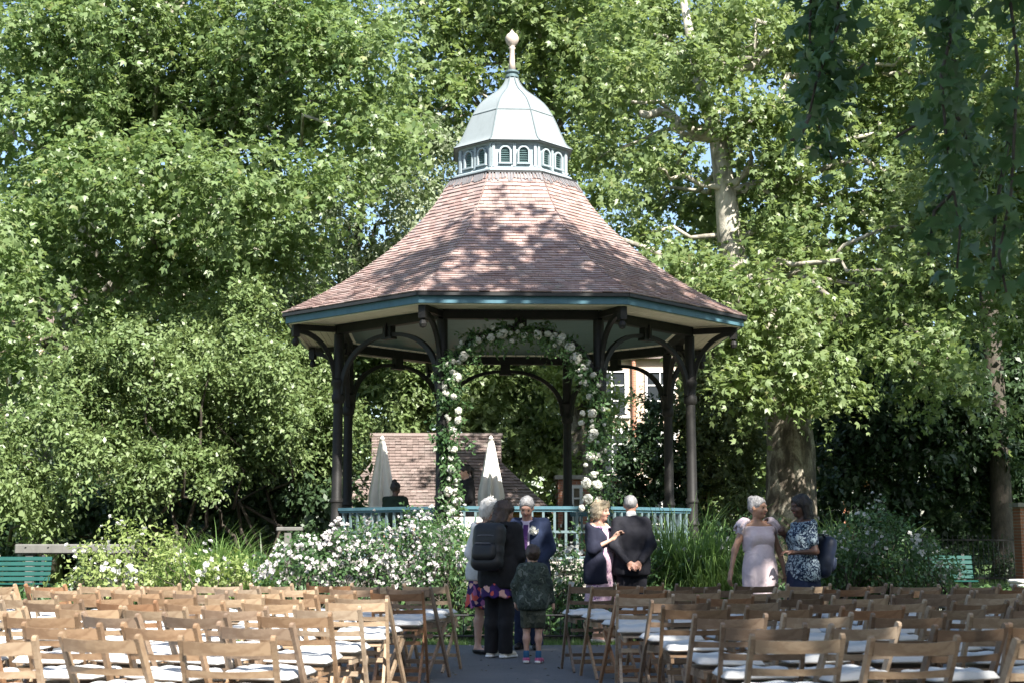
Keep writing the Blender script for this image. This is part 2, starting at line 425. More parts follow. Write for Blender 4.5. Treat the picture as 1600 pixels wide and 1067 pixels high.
for k in range(8):
    for nm, me, z in (('ring_beam', bm_, 4.865), ('arch_brace', amesh, 0), ('drop_block', dmesh, 0)):
        o = link(nm, me, stand); q = fpt(k, RC * C22, 0, z); o.location = q; o.rotation_euler = (0, 0, R(45 * k))
eb = MB(); pts = []
for i in range(15):
    t = math.pi / 2 * i / 14
    pts.append((0, -(0.07 + 0.70 * (1 - math.cos(t))), 3.92 + 0.88 * math.sin(t)))
eb.sweep(pts, 0.065, 0.08, (1, 0, 0)); eb.box((0, -0.45, 4.865), (0.09, 0.74, 0.10)); eb.box((0, -0.80, 4.80), (0.12, 0.12, 0.22)); eb.lathe([(0.0, -0.17), (0.05, -0.15), (0.065, -0.10), (0.05, -0.05), (0.03, -0.02), (0.04, 0.02)], 10, (0, -0.80, 4.70))
ebm = eb.mesh('eaves_bracket'); ebm.materials.append(M['iron'])
for k in range(8):
    o = link('eaves_bracket', ebm, stand); o.location = vtx(k, RC, 0); o.rotation_euler = (0, 0, R(45 * k + 22.5))
# ceiling: sloping boards inside, flat boards under the eaves
ce = MB()
ce.lathe([(RE - 0.06, 4.975), (RC - 0.05, 4.985), (0.5, 6.42)], 8, rot0=R(22.5)); ceil = ce.build('ceiling', M['louvre'], stand)
fl_me = []
for i in range(7):
    a0 = RC * C22 + 0.09 + i * 0.111; a1 = a0 + 0.100
    mb_ = MB(); q = []
    for z in (4.945, 4.963):
        q += [(-a0 * T22, -a0, z), (a0 * T22, -a0, z), (a1 * T22, -a1, z), (-a1 * T22, -a1, z)]
    mb_.add(q, [(0, 1, 2, 3), (7, 6, 5, 4), (0, 4, 5, 1), (1, 5, 6, 2), (2, 6, 7, 3), (3, 7, 4, 0)]); me = mb_.mesh('ceiling_board'); me.materials.append(M['cream']); fl_me.append(me)
NB = 12
for i in range(NB):
    mb_ = MB(); q = []
    f0 = -1 + 2 * i / NB; f1 = f0 + 2 / NB * 0.90
    a0 = RC * C22 - 0.09; a1 = 0.62
    for dz in (-0.035, -0.018):
        z0 = 4.985 + dz; z1 = 6.35 + dz
        q += [(f0 * a0 * T22, -a0, z0), (f1 * a0 * T22, -a0, z0), (f1 * a1 * T22, -a1, z1), (f0 * a1 * T22, -a1, z1)]
    mb_.add(q, [(3, 2, 1, 0), (4, 5, 6, 7), (0, 1, 5, 4), (1, 2, 6, 5), (2, 3, 7, 6), (3, 0, 4, 7)]); me = mb_.mesh('ceiling_board'); me.materials.append(M['cream']); fl_me.append(me)
for k in range(8):
    for me in fl_me:
        o = link('ceiling_board', me, ceil); o.rotation_euler = (0, 0, R(45 * k))
# fascia and gutter
for k in range(8):
    ap = RE * C22; h2 = ap * T22
    f_ = MB(); f_.bar(fpt(k, ap, -h2 - 0.012, 4.985), fpt(k, ap, h2 + 0.012, 4.985), 0.05, 0.145); f_.build('fascia', M['teal_pale'] if False else M['teal'], stand)
    f_ = MB(); f_.bar(fpt(k, ap - 0.05, -h2 + 0.02, 4.915), fpt(k, ap - 0.05, h2 - 0.02, 4.915), 0.05, 0.035); f_.build('eaves_moulding', M['cream'], stand)
    f_ = MB(); f_.bar(fpt(k, ap + 0.05, -h2 - 0.03, 5.055), fpt(k, ap + 0.05, h2 + 0.03, 5.055), 0.075, 0.05); f_.build('gutter', M['black_metal'], stand)
# roof
prof = [(4.44, 5.07), (3.58, 5.55), (2.91, 6.00), (2.23, 6.56), (1.71, 7.11), (1.38, 7.58), (1.24, 7.82)]
pr = np.array(prof)
tt = np.linspace(0, len(prof) - 1, 400)
def cr(P, t):
    i = min(int(t), len(P) - 2); u = t - i
    p0, p1, p2, p3 = P[max(i - 1, 0)], P[i], P[i + 1], P[min(i + 2, len(P) - 1)]
    return 0.5 * ((2 * p1) + (-p0 + p2) * u + (2 * p0 - 5 * p1 + 4 * p2 - p3) * u * u + (-p0 + 3 * p1 - 3 * p2 + p3) * u ** 3)
PR = np.array([cr(pr, t) for t in tt])
AP = PR[:, 0] * C22
S = np.concatenate([[0], np.cumsum(np.hypot(np.diff(AP), np.diff(PR[:, 1])))])
def prof_at(s): return float(np.interp(s, S, AP)), float(np.interp(s, S, PR[:, 1]))
dk = MB(); dk.lathe([(PR[i, 0] - 0.02, PR[i, 1] - 0.03) for i in range(0, 400, 21)] , 8, rot0=R(22.5), cap=False)
roof = dk.build('roof', M['tile_old'], stand)
GA = 0.098; TW = 0.165; NC = int(S[-1] / GA)
def tile_box(k, x0t, x1t, x0h, x1h, s0, s1, lift):
    at_, zt = prof_at(s0); ah, zh = prof_at(s1)
    d = Vector((ah - at_, zh - zt)).normalized(); nx, nz = -d.y, d.x       # outward normal in (apothem, z): (-(dz)...)
    nx, nz = d.y, -d.x
    if nz < 0: nx, nz = -nx, -nz
    th = 0.020
    P = []
    for (a_, z_, xa, xb, o_) in ((at_, zt, x0t, x1t, lift), (ah, zh, x0h, x1h, 0.002)):
        for off in (o_, o_ + th):
            P += [fpt(k, a_ + nx * off, xa, z_ + nz * off), fpt(k, a_ + nx * off, xb, z_ + nz * off)]
    return P, [(0, 2, 3, 1), (4, 5, 7, 6), (0, 1, 5, 4), (2, 6, 7, 3), (0, 4, 6, 2), (1, 3, 7, 5)]
singles = 0; rest = MB(); rt = random.Random(3)
for k in range(8):
    for i in range(NC - 1, -1, -1):
        s0 = i * GA; s1 = min(s0 + GA * 1.25, S[-1] - 1e-3)
        ht = prof_at(s0)[0] * T22; hh = prof_at(s1)[0] * T22
        x = -ht - (TW / 2 if i % 2 else 0)
        while x < ht - 0.01:
            xa, xb = max(x, -ht), min(x + TW - 0.004, ht)
            if xb - xa > 0.012:
                lift = 0.018 + rt.uniform(0, 0.012); dd = rt.uniform(-0.007, 0.007) - (rt.uniform(0.01, 0.03) if rt.random() < 0.02 else 0)
                xah, xbh = max(xa, -hh), min(xb, hh)
                if xbh > xah:
                    P, F = tile_box(k, xa, xb, xah, xbh, max(s0 + dd, 0), s1, lift)
                    if k == 0 and singles < 300 and xb - xa > 0.1 and i < NC - 3:
                        tb = MB().add(P, F).build('tile', M['tile'], roof); singles += 1
                    else:
                        rest.add(P, F)
            x += TW
tag(rest.build('roof_tiles', M['tile'], roof), kind='stuff')
# lead apron, strips dressed over the top tiles
la = MB(); ra = random.Random(5)
for k in range(8):
    nst = 17
    for i in range(nst):
        f0 = -1 + 2 * (i + 0.06) / nst; f1 = -1 + 2 * (i + 0.86 - ra.uniform(0, .35)) / nst
        s1 = S[-1] - 0.005; s0 = S[-1] - ra.uniform(0.16, 0.27)
        at_, zt = prof_at(s0); ah, zh = prof_at(s1); sk = ra.uniform(0.0, 0.03)
        P = []
        for a_, z_, o_ in ((at_, zt, 0.055), (ah, zh, 0.04)):
            for oo in (o_ - 0.012, o_):
                P += [fpt(k, a_ + oo * 0.8, f0 * a_ * T22 + (sk if a_ == at_ else 0), z_ + oo * 0.5), fpt(k, a_ + oo * 0.8, f1 * a_ * T22 + (sk if a_ == at_ else 0), z_ + oo * 0.5)]
        la.add(P, [(0, 2, 3, 1), (4, 5, 7, 6), (0, 1, 5, 4), (2, 6, 7, 3), (0, 4, 6, 2), (1, 3, 7, 5)])
tag(la.build('lead_apron', M['lead_grey'], stand), kind='stuff')
# lantern
ln = MB(); ln.lathe([(1.06, 7.86), (1.06, 8.50)], 8, rot0=R(22.5)); lantern = ln.build('lantern', M['lantern_white'], stand)
mo = MB(); mo.lathe([(1.16, 7.84), (1.20, 7.87), (1.20, 7.90), (1.10, 7.95), (1.08, 8.00)], 8, rot0=R(22.5), cap=False); mo.build('base_moulding', M['lantern_white'], lantern)
mo = MB(); mo.lathe([(1.06, 8.38), (1.10, 8.40), (1.10, 8.46), (1.14, 8.47)], 8, rot0=R(22.5), cap=False); mo.build('cornice', M['lantern_white'], lantern)
mo = MB(); mo.lathe([(1.27, 7.79), (1.30, 7.80), (1.30, 7.84), (1.18, 7.862)], 8, rot0=R(22.5), cap=False); mo.build('lead_flashing', M['black_metal'], lantern)
def arch_pts(w_, h_, n_=10):
    r_ = w_ / 2
    return [(-r_, 0)] + [(-r_ * math.cos(math.pi * i / n_), h_ - r_ + r_ * math.sin(math.pi * i / n_)) for i in range(n_ + 1)] + [(r_, 0)]
ap = 1.06 * C22
wi = MB(); ip = arch_pts(0.165, 0.30); op = arch_pts(0.225, 0.33)
vs_ = [(x, -0.055, z) for x, z in ip] + [(x, -0.055, z) for x, z in op] + [(x, 0.0, z) for x, z in op] + [(x, 0.0, z) for x, z in ip]; nn = len(ip)
fs_ = [(i, nn + i, nn + i + 1, i + 1) for i in range(nn - 1)] + [(nn + i, 2 * nn + i, 2 * nn + i + 1, nn + i + 1) for i in range(nn - 1)] + [(i, i + 1, 3 * nn + i + 1, 3 * nn + i) for i in range(nn - 1)]
wi.add(vs_, fs_); wi.box((0, -0.035, -0.012), (0.25, 0.09, 0.025)); wim = wi.mesh('window'); wim.materials.append(M['lantern_white'])
lo = MB(); lo.add([(x, -0.004, z) for x, z in ip], [tuple(range(len(ip)))])
for i in range(6): lo.box((0, -0.016, 0.03 + 0.042 * i), (0.155, 0.02, 0.012), (R(35), 0, 0))
lom = lo.mesh('louvre'); lom.materials.append(M['louvre'])
pim = MB().box((0, 0, 0), (0.05, 0.06, 0.44)).mesh('pilaster'); pim.materials.append(M['lantern_white'])
for k in range(8):
    for x in (-0.17, 0.17):
        o = link('window', wim, lantern); o.location = fpt(k, ap, x, 8.03); o.rotation_euler = (0, 0, R(45 * k))
        o2 = link('louvre', lom, lantern); o2.location = fpt(k, ap, x, 8.03); o2.rotation_euler = (0, 0, R(45 * k))
    for x in (-0.385, 0.0, 0.385):
        o = link('pilaster', pim, lantern); o.location = fpt(k, ap + 0.02, x, 8.18); o.rotation_euler = (0, 0, R(45 * k))
# dome of lead panels
dp = np.array([(1.21, 8.445), (1.10, 8.53), (1.02, 8.68), (0.95, 8.84), (0.88, 9.0), (0.78, 9.2), (0.65, 9.39), (0.46, 9.56), (0.29, 9.69), (0.18, 9.82), (0.12, 9.94), (0.09, 10.02)])
dpp = [cr(dp, t) for t in np.linspace(0, len(dp) - 1, 41)]
dome = MB().lathe([(max(r_ - 0.02, 0.03), z_ - 0.01) for r_, z_ in dpp], 8, rot0=R(22.5)).build('dome', M['lead'], stand)
for k in range(8):
    for lo_, hi_ in ((0, 17), (17, 40)):
        mb_ = MB(); P = []
        for i in range(lo_, hi_ + 1):
            r_, z_ = dpp[i]; ex = 0.006 if lo_ == 0 else 0.0
            a_ = (r_ + 0.004 + (0.012 if (lo_ == 17 and i == 17) else 0)) * C22
            P += [fpt(k, a_, -a_ * T22 * 0.985, z_), fpt(k, a_, a_ * T22 * 0.985, z_)]
        mb_.add(P, [(2 * i, 2 * i + 1, 2 * i + 3, 2 * i + 2) for i in range(hi_ - lo_)])
        mb_.build('lead_panel', M['lead'], dome, False)
    mb_ = MB(); mb_.tube([vtx(k, r_ + 0.006, z_) for r_, z_ in dpp[::2]], 0.013, 6); mb_.build('lead_roll', M['lead_seam'], dome, True)
    mb_ = MB(); a_ = (dpp[17][0] + 0.010) * C22; mb_.bar(fpt(k, a_, -a_ * T22, dpp[17][1]), fpt(k, a_, a_ * T22, dpp[17][1]), 0.014, 0.014); mb_.build('lead_seam', M['lead_seam'], dome)
fi = MB(); fi.lathe([(0.13, 9.98), (0.13, 10.02), (0.09, 10.05), (0.13, 10.08), (0.13, 10.11), (0.07, 10.14)], 16); fi.build('collar', M['teal_pale'], stand, False)
fi = MB(); fi.lathe([(0.075, 10.13), (0.055, 10.3), (0.05, 10.55), (0.07, 10.58), (0.05, 10.61), (0.07, 10.63), (0.11, 10.68), (0.132, 10.74), (0.13, 10.79), (0.10, 10.85), (0.05, 10.885), (0.03, 10.92), (0.0, 10.96)], 20); fi.build('finial', M['finial'], stand, True)
# balustrade
bal = MB().box((0, 0, 0), (0.04, 0.035, 0.80)).mesh('baluster'); bal.materials.append(M['teal_pale'])
for k in range(8):
    if k == 4: continue
    apr = RC * C22; x1 = hw - 0.10
    r_ = MB(); r_.bar(fpt(k, apr, -x1, 1.69), fpt(k, apr, x1, 1.69), 0.10, 0.05); r_.bar(fpt(k, apr, -x1, 1.645), fpt(k, apr, x1, 1.645), 0.05, 0.035); r_.build('handrail', M['teal'], stand)
    r_ = MB(); r_.bar(fpt(k, apr, -x1, 1.30), fpt(k, apr, x1, 1.30), 0.045, 0.04); r_.build('mid_rail', M['teal_pale'], stand)
    r_ = MB(); r_.bar(fpt(k, apr, -x1, 0.88), fpt(k, apr, x1, 0.88), 0.05, 0.05); r_.build('bottom_rail', M['teal_pale'], stand)
    nb = 13
    for i in range(nb):
        o = link('baluster', bal, stand); o.location = fpt(k, apr, -x1 + 2 * x1 * (i + 0.5) / nb, 1.255); o.rotation_euler = (0, 0, R(45 * k))
# ================================================================== foliage
def unit(a): return a / np.maximum(np.linalg.norm(a, axis=-1, keepdims=True), 1e-9)
PALM = np.array([(0, 0, 0), (.45, .21, .03), (1, 0, -.10), (.45, -.21, .03), (.62, .60, -.12), (.06, .40, -.03), (.06, -.40, -.03), (.62, -.60, -.12)])
PALM_F = np.array([(0, 1, 2, 3), (0, 5, 4, 1), (0, 3, 7, 6)])
PLANE = np.array([(0, 0, 0), (.02, .42, -.05), (.24, .27, .02), (.60, .58, -.10), (.55, .22, .03), (1, 0, -.08), (.55, -.22, .03), (.60, -.58, -.10), (.24, -.27, .02), (.02, -.42, -.05), (.35, 0, .04)])
PLANE_F = np.array([(0, 1, 2, 10), (10, 2, 3, 4), (10, 4, 5, 6), (10, 6, 7, 8), (10, 8, 9, 0)])
DIA = np.array([(0, 0, 0), (.45, .27, .06), (1, 0, -.10), (.45, -.27, .06)]); DIA_F = np.array([(0, 1, 2, 3)])
DIAW = np.array([(0, 0, 0), (.45, .42, .06), (1, 0, -.10), (.45, -.42, .06)])
PET = np.array([(0, 0, 0), (.5, .5, .12), (1, 0, .05), (.5, -.5, .12)]); PET_F = DIA_F

def leaf_arrays(P, D, N, L, shape=(DIA, DIA_F)):
    D = unit(D); N = unit(N - D * np.sum(N * D, axis=1, keepdims=True)); Sd = np.cross(N, D)
    T, F = shape; n = len(P); L = np.broadcast_to(np.asarray(L, float), (n,))[:, None, None]
    V = P[:, None, :] + L * (T[None, :, 0:1] * D[:, None, :] + T[None, :, 1:2] * Sd[:, None, :] + T[None, :, 2:3] * N[:, None, :])
    FF = (np.arange(n) * len(T))[:, None, None] + F[None]
    return V.reshape(-1, 3), FF.reshape(-1, 4)

def sprays(cen, out, tw=5, nl=8, tl=0.7, leaf=0.18, droop=0.35, spread=0.9, jit=0.05, rg=rng, upn=0.75):
    nc = len(cen)
    c = np.repeat(cen, tw, 0); o = np.repeat(out, tw, 0)
    d = unit(o * 0.8 + rg.normal(size=c.shape) * spread * 0.6 + np.array([0, 0, -0.05]))
    base = c + rg.normal(size=c.shape) * tl * 0.22
    n = len(c); t = (np.arange(nl) + 0.6) / nl
    tlv = tl * rg.uniform(0.6, 1.25, (n, 1, 1))
    P = base[:, None] + d[:, None] * tlv * t[None, :, None]
    P[..., 2] -= droop * tlv[..., 0] * t[None] ** 2
    P = P.reshape(-1, 3) + rg.normal(size=(n * nl, 3)) * jit
    dd = np.repeat(d, nl, 0); oo = np.repeat(o, nl, 0)
    Dv = unit(dd * 0.5 + rg.normal(size=dd.shape) * 0.6 + np.array([0, 0, -0.30]))
    Nv = unit(np.array([0, 0, upn]) + oo * 0.55 + rg.normal(size=dd.shape) * 0.45)
    L = leaf * rg.uniform(0.5, 1.3, len(P))
    return P, Dv, Nv, L

def blob_clumps(boughs, per_m2, rg=rng, inner=0.25, back=1.0):
    """clump centres on the shells of bough ellipsoids -> centres, outward dirs"""
    cs, os_ = [], []
    for c, r in boughs:
        c = np.array(c); r = np.array(r)
        area = 4 * math.pi * ((r[0] * r[1]) ** 1.6 / 3 + (r[0] * r[2]) ** 1.6 / 3 + (r[1] * r[2]) ** 1.6 / 3) ** (1 / 1.6)
        n = max(4, int(area * per_m2))
        d = unit(rg.normal(size=(n, 3)))
        if back < 1: d = d[(d[:, 1] < 0.25) | (rg.uniform(size=n) < back)]
        d = d[(d[:, 2] > -0.55) | (rg.uniform(size=len(d)) < 0.5)]
        rad = np.where(rg.uniform(size=len(d)) < inner, rg.uniform(0.3, 0.8, len(d)), rg.uniform(0.8, 1.05, len(d)))
        cs.append(c + d * r * rad[:, None]); os_.append(unit(d / r))
    return np.concatenate(cs), np.concatenate(os_)

def fill_leaves(boughs, n_per, leaf, rg, lo=0.2, hi=0.68):
    """big leaves inside the boughs"""
    P = []
    for c_, r_ in boughs:
        k_ = max(12, int(n_per * r_[0] * r_[2])); d = unit(rg.normal(size=(k_, 3)))
        P.append(np.array(c_) + d * np.array(r_) * rg.uniform(lo, hi, (k_, 1)))
    P = np.concatenate(P); return P, rg.normal(size=P.shape), rg.normal(size=P.shape) + np.array((0, -.4, .6)), leaf * rg.uniform(.7, 1.3, len(P))

def crown_obj(name, parts, mat, parent):
    Vs, Fs, n = [], [], 0
    for V, F in parts:
        Vs.append(V); Fs.append(F + n); n += len(V)
    return link(name, np_mesh(name, np.concatenate(Vs), np.concatenate(Fs)), parent, mat)

def limb(mb, a, b, r0, r1, sag=0.3, seg=7, n=7, wob=0.1, rnd=random):
    a = Vector(a); b = Vector(b); L = (b - a).length
    pts = []; rad = []
    for i in range(seg + 1):
        t = i / seg; p_ = a.lerp(b, t)
        p_ += Vector((rnd.uniform(-1, 1), rnd.uniform(-1, 1), rnd.uniform(-1, 1))) * wob * L * 0.12 * math.sin(math.pi * t)
        p_.z += sag * L * 0.25 * math.sin(math.pi * t)
        pts.append(p_); rad.append(r0 + (r1 - r0) * t ** 0.8)
    mb.tube(pts, rad, n)
    return pts

def tree(name, label, cat, trunk, boughs, mat, bark_m, per_m2=2.2, tw=5, nl=8, tl=0.7, leaf=0.18, shape=(PALM, PALM_F), group=None,
         limbs=True, droop=0.35, inner=0.25, back=0.45, limb_r=0.10, crown='crown', seed=1, fork=None, upn=0.75, fill=0, back_boughs=()):
    """trunk: list of (point, radius); boughs: list of (centre, radii)"""
    rg = np.random.default_rng(seed); rn = random.Random(seed)
    root = empty(name, trunk[0][0]); tag(root, label, cat, group)
    off = Vector(trunk[0][0])
    tb = MB(); tb.tube([Vector(p_) - off for p_, _ in trunk], [r_ for _, r_ in trunk], 14)
    tb.build('trunk', bark_m, root, True)
    if limbs:
        lb = MB(); tp = [Vector(p_) for p_, _ in trunk]
        k0 = max(1, len(tp) // 2)
        for c, r in boughs:
            c = Vector(c)
            s = min(tp[k0 - 1:], key=lambda q: (q - c).length + (4.0 if q.z > c.z + 0.5 else 0))
            limb(lb, s - off, c - off, limb_r * (0.7 + 0.06 * (s - c).length), 0.03, 0.35, 7, 6, 1.0, rn)
        lb.build('limbs', bark_m, root, True)
    cen, out = blob_clumps(boughs, per_m2, rg, inner, back)
    P, D, N, L = sprays(cen, out, tw, nl, tl, leaf, droop, rg=rg, upn=upn)
    P = P - np.array(off)
    parts_ = [leaf_arrays(P, D, N, L, shape)]
    if fill:
        P, D, N, L = fill_leaves(boughs, fill, leaf * 1.25, rg); parts_.append(leaf_arrays(P - np.array(off), D, N, L, (DIAW, DIA_F)))
    if back_boughs:
        P, D, N, L = fill_leaves(back_boughs, 260, leaf * 1.7, rg, 0.5, 1.0); parts_.append(leaf_arrays(P - np.array(off), D, N, L, (DIAW, DIA_F)))
    crown_obj(crown, parts_, mat, root)
    return root

def scatter_boughs(cen, rad, n, br, seed, zmin=None, flat=0.72, shell=0.55, front=0.0):
    rg = np.random.default_rng(seed); out = []; cen = np.array(cen); rad = np.array(rad); tries = 0
    while len(out) < n and tries < 20000:
        tries += 1
        d = unit(rg.normal(size=3)); q = cen + d * rad * rg.uniform(shell, 1.0)
        if zmin is not None and q[2] < zmin: continue
        if d[1] > front and rg.uniform() < 0.45: continue
        r = br * rg.uniform(0.7, 1.25)
        if any(np.linalg.norm((q - o[0]) * (1, 1, 1.3)) < 0.95 * min(r, o[1][0]) for o in out): continue
        out.append((q, (r, r, r * flat)))
    return out

def bpx(lst, Y, dy, seed, flat=0.75, slope=0.0):
    """boughs centred on points of the photo at depth Y +- dy: list of (u, v, radius_px)"""
    rn = random.Random(seed); out = []
    for u, v, rp in lst:
        y = Y + slope * (v - 300) / 100.0 + rn.uniform(-dy, dy); q = at(u, v, y); r = rp * y / FPX
        out.append((np.array(q), (r, r, r * flat)))
    return out

# ---- left plane tree: hanging boughs
rn = random.Random(21)
L1 = [(40, 60, 110), (170, 40, 100), (310, 70, 110), (440, 60, 110), (550, 90, 85), (90, 190, 105), (220, 170, 100), (350, 190, 105), (470, 190, 95), (560, 210, 65),
      (60, 330, 70), (150, 300, 95), (270, 300, 100), (390, 310, 95), (490, 300, 70), (110, 420, 80), (220, 420, 85), (330, 420, 85), (430, 400, 70), (30, 470, 60), (30, 560, 55), (60, 610, 40),
      (140, 520, 55), (280, 510, 60), (-60, 150, 120), (-60, 380, 110), (-80, 560, 90), (600, 60, 40), (575, 150, 40), (500, 20, 90), (380, -60, 120), (200, -70, 120), (30, -80, 120), (540, -70, 100)]
tree('plane_tree', 'tall plane tree with sunlit hanging boughs left of the bandstand', 'tree',
     [((-12.5, 38, 0), 0.62), ((-12.3, 37.9, 2.5), 0.5), ((-12.0, 37.7, 6), 0.42), ((-11.2, 37.4, 10), 0.34), ((-10, 37, 14), 0.25), ((-8, 37, 18), 0.12)],
     bpx(L1, 33.7, 2.3, 4, 0.80, -0.75),
     M['leaf_plane_left'], M['bark_plane'], per_m2=3.5, tw=5, nl=8, tl=0.68, leaf=0.148, seed=31, fill=300, back=0.2, inner=0.12, back_boughs=scatter_boughs((-8.5, 38.5, 13), (6, 1.5, 6), 14, 2.2, 5))
# ---- right plane tree: thick mottled trunk, forked pale limb
t0 = at(1236, 850, 34); tA = at(1236, 700, 34); tB = at(1225, 600, 34); tC = at(1165, 470, 34); tD = at(1140, 380, 34); tE = at(1134, 300, 34); tF = at(1122, 220, 34); tG = at(1090, 120, 34.5); tH = at(1060, -40, 35)
R1 = [(1010, 60, 85), (1120, 50, 85), (1240, 70, 95), (1370, 60, 105), (1500, 70, 105), (1590, 150, 100), (960, 150, 70), (1060, 130, 60), (1230, 190, 80), (1360, 200, 95), (1480, 220, 95), (1590, 310, 90),
      (930, 250, 50), (1010, 260, 50), (1240, 310, 70), (1350, 330, 90), (1470, 350, 90), (1570, 440, 80), (1000, 370, 45), (1060, 420, 60), (1190, 430, 60), (1270, 420, 75), (1380, 450, 80), (1480, 470, 75),
      (1110, 500, 60), (1190, 530, 65), (1280, 520, 70), (1390, 550, 60), (1480, 560, 60), (1140, 600, 45), (1230, 590, 45), (1520, 620, 45), (1440, 600, 45),
      (1330, -70, 120), (1500, -60, 120), (1640, 40, 110), (1660, 260, 110), (1650, 480, 90)]
rt_ = tree('plane_tree', 'large plane tree with thick mottled trunk right of the bandstand', 'tree',
     [(Vector((t0.x, 34, 0)), 0.80), (Vector((t0.x, 34, 0.9)), 0.64), (tA, 0.58), (tB, 0.52), (tC, 0.42), (tD, 0.30), (tE, 0.27), (tF, 0.22), (tG, 0.15), (tH, 0.07)],
     bpx(R1, 33.4, 2.1, 6, 0.78, -0.65) + bpx([(1180, 470, 50), (1240, 480, 55), (1210, 560, 55), (1150, 540, 50), (1270, 570, 50), (1230, 640, 35), (1170, 620, 35), (1300, 620, 40), (1350, 520, 60), (1420, 420, 60), (1120, 440, 50)], 30.8, 0.6, 66, 0.8) + bpx([(1080, 90, 55), (1130, 120, 45), (1165, 215, 38), (1110, 165, 32), (1215, 240, 45), (1150, 30, 60), (1190, 170, 45), (1080, 190, 30)], 33, 0.4, 67, 0.8) + bpx([(1050, 270, 45), (1085, 330, 45), (1185, 290, 45), (1180, 360, 45), (1030, 320, 35)], 38, 0.4, 68, 0.9),
     M['leaf_plane'], M['bark_plane'], per_m2=3.5, tw=5, nl=8, tl=0.64, leaf=0.145, seed=32, fill=300, back=0.2, inner=0.12, back_boughs=scatter_boughs((9.5, 37.5, 12), (5, 1.5, 5), 10, 1.8, 8, zmin=8))
off = Vector(rt_.location)
lb = MB()
limb(lb, tF - off, at(1000, 178, 33.5) - off, 0.17, 0.09, 0.35, 8, 8, 0.5); limb(lb, tE - off, at(1175, 250, 33.6) - off, 0.13, 0.06, -0.2, 7, 8, 0.5)
limb(lb, at(1175, 250, 33.6) - off, at(1160, 210, 33.4) - off, 0.06, 0.05); limb(lb, tC - off, at(1300, 380, 34.5) - off, 0.25, 0.1)
limb(lb, tC - off, at(960, 370, 33) - off, 0.16, 0.05, 0.1); limb(lb, tB - off, at(1110, 560, 31) - off, 0.22, 0.14, 0.4)
limb(lb, tB - off, at(1420, 500, 33) - off, 0.24, 0.08, 0.5)
lb.build('forked_limb', M['bark_plane'], rt_, True)
# ---- tree rising behind the dome
T3 = [(690, 60, 70), (780, 40, 80), (880, 60, 80), (960, 40, 80), (730, 140, 45), (860, 150, 70), (930, 190, 60), (690, 130, 40), (900, 260, 50), (720, -50, 100), (860, -60, 110), (660, 20, 35), (660, 110, 30), (945, 310, 50), (960, 120, 60), (640, 160, 30), (680, 190, 30)]
tree('plane_tree', 'high plane tree crown rising behind the bandstand dome', 'tree', [((2.2, 45, 0), 0.5), ((2.1, 45, 4), 0.42), ((1.8, 45, 9), 0.33), ((1.2, 45, 14), 0.22), ((0.8, 45, 20), 0.1)],
     bpx(T3, 43.5, 1.8, 9, 0.8) + scatter_boughs((1.5, 45.5, 15), (4.5, 1.0, 4), 6, 2.0, 12, zmin=13.5), M['leaf_plane'], M['bark_plane'], per_m2=2.3, tw=5, nl=7, tl=0.8, leaf=0.19, seed=33, fill=170, back=0.25, inner=0.12)
# ---- pale grey-green tree behind, left of the dome
T4 = [(640, 240, 60), (690, 230, 45), (560, 300, 65), (640, 320, 65), (690, 290, 40), (520, 390, 65), (600, 400, 65), (650, 390, 40), (480, 460, 60), (560, 460, 60), (440, 380, 50), (500, 320, 50), (600, 210, 40), (420, 470, 55)]
tree('lime_tree', 'pale grey green tree in flower behind the left roof slope', 'tree', [((-5.2, 43, 0), 0.35), ((-5.2, 43, 4), 0.3), ((-5, 43, 8), 0.22), ((-4.6, 43, 12), 0.1)],
     bpx(T4, 41.5, 1.5, 10, 0.85), M['leaf_pale'], M['bark_dark'], per_m2=3.6, tw=5, nl=8, tl=0.6, leaf=0.17, shape=(DIA, DIA_F), seed=34, upn=0.5, fill=150, back=0.3)

# ---- shrubs and small trees behind, left
def split(boughs, n, f, seed):
    rg = np.random.default_rng(seed); out = []
    for c_, r_ in boughs:
        for i in range(n):
            d = unit(rg.normal(size=3)); q = np.array(c_) + d * np.array(r_) * rg.uniform(0.35, 0.85); k_ = f * rg.uniform(0.75, 1.2)
            out.append((q, tuple(x * k_ for x in r_)))
    return out
def shrub(name, label, base, boughs, mat, seed, per=2.6, leaf=0.12, tl=0.55, fill=150, cat='shrub', group=None, stems=4, nl=8, back=0.4, inner=0.3, shape=(DIA, DIA_F), bark_m=None, sr=0.06):
    rg = np.random.default_rng(seed); rn = random.Random(seed)
    base = Vector(base); root = empty(name, base); tag(root, label, cat, group)
    sb = MB()
    for i in range(stems):
        c = Vector(boughs[i * len(boughs) // stems][0])
        limb(sb, Vector((rn.uniform(-.3, .3), rn.uniform(-.3, .3), -0.02)), c - base, sr, 0.02, 0.2, 7, 6, 1.0, rn)
    sb.build('stems', bark_m or M['bark_dark'], root, True)
    cen, out = blob_clumps(boughs, per, rg, inner, back)
    P, D, N, L = sprays(cen, out, 5, nl, tl, leaf, 0.25, rg=rg)
    parts_ = [leaf_arrays(P - np.array(base), D, N, L, shape)]
    P, D, N, L = fill_leaves(boughs, fill * 1.6, leaf * 1.3, rg, 0.2, 0.72); parts_.append(leaf_arrays(P - np.array(base), D, N, L, (DIAW, DIA_F)))
    crown_obj('foliage', parts_, mat, root)
    return root
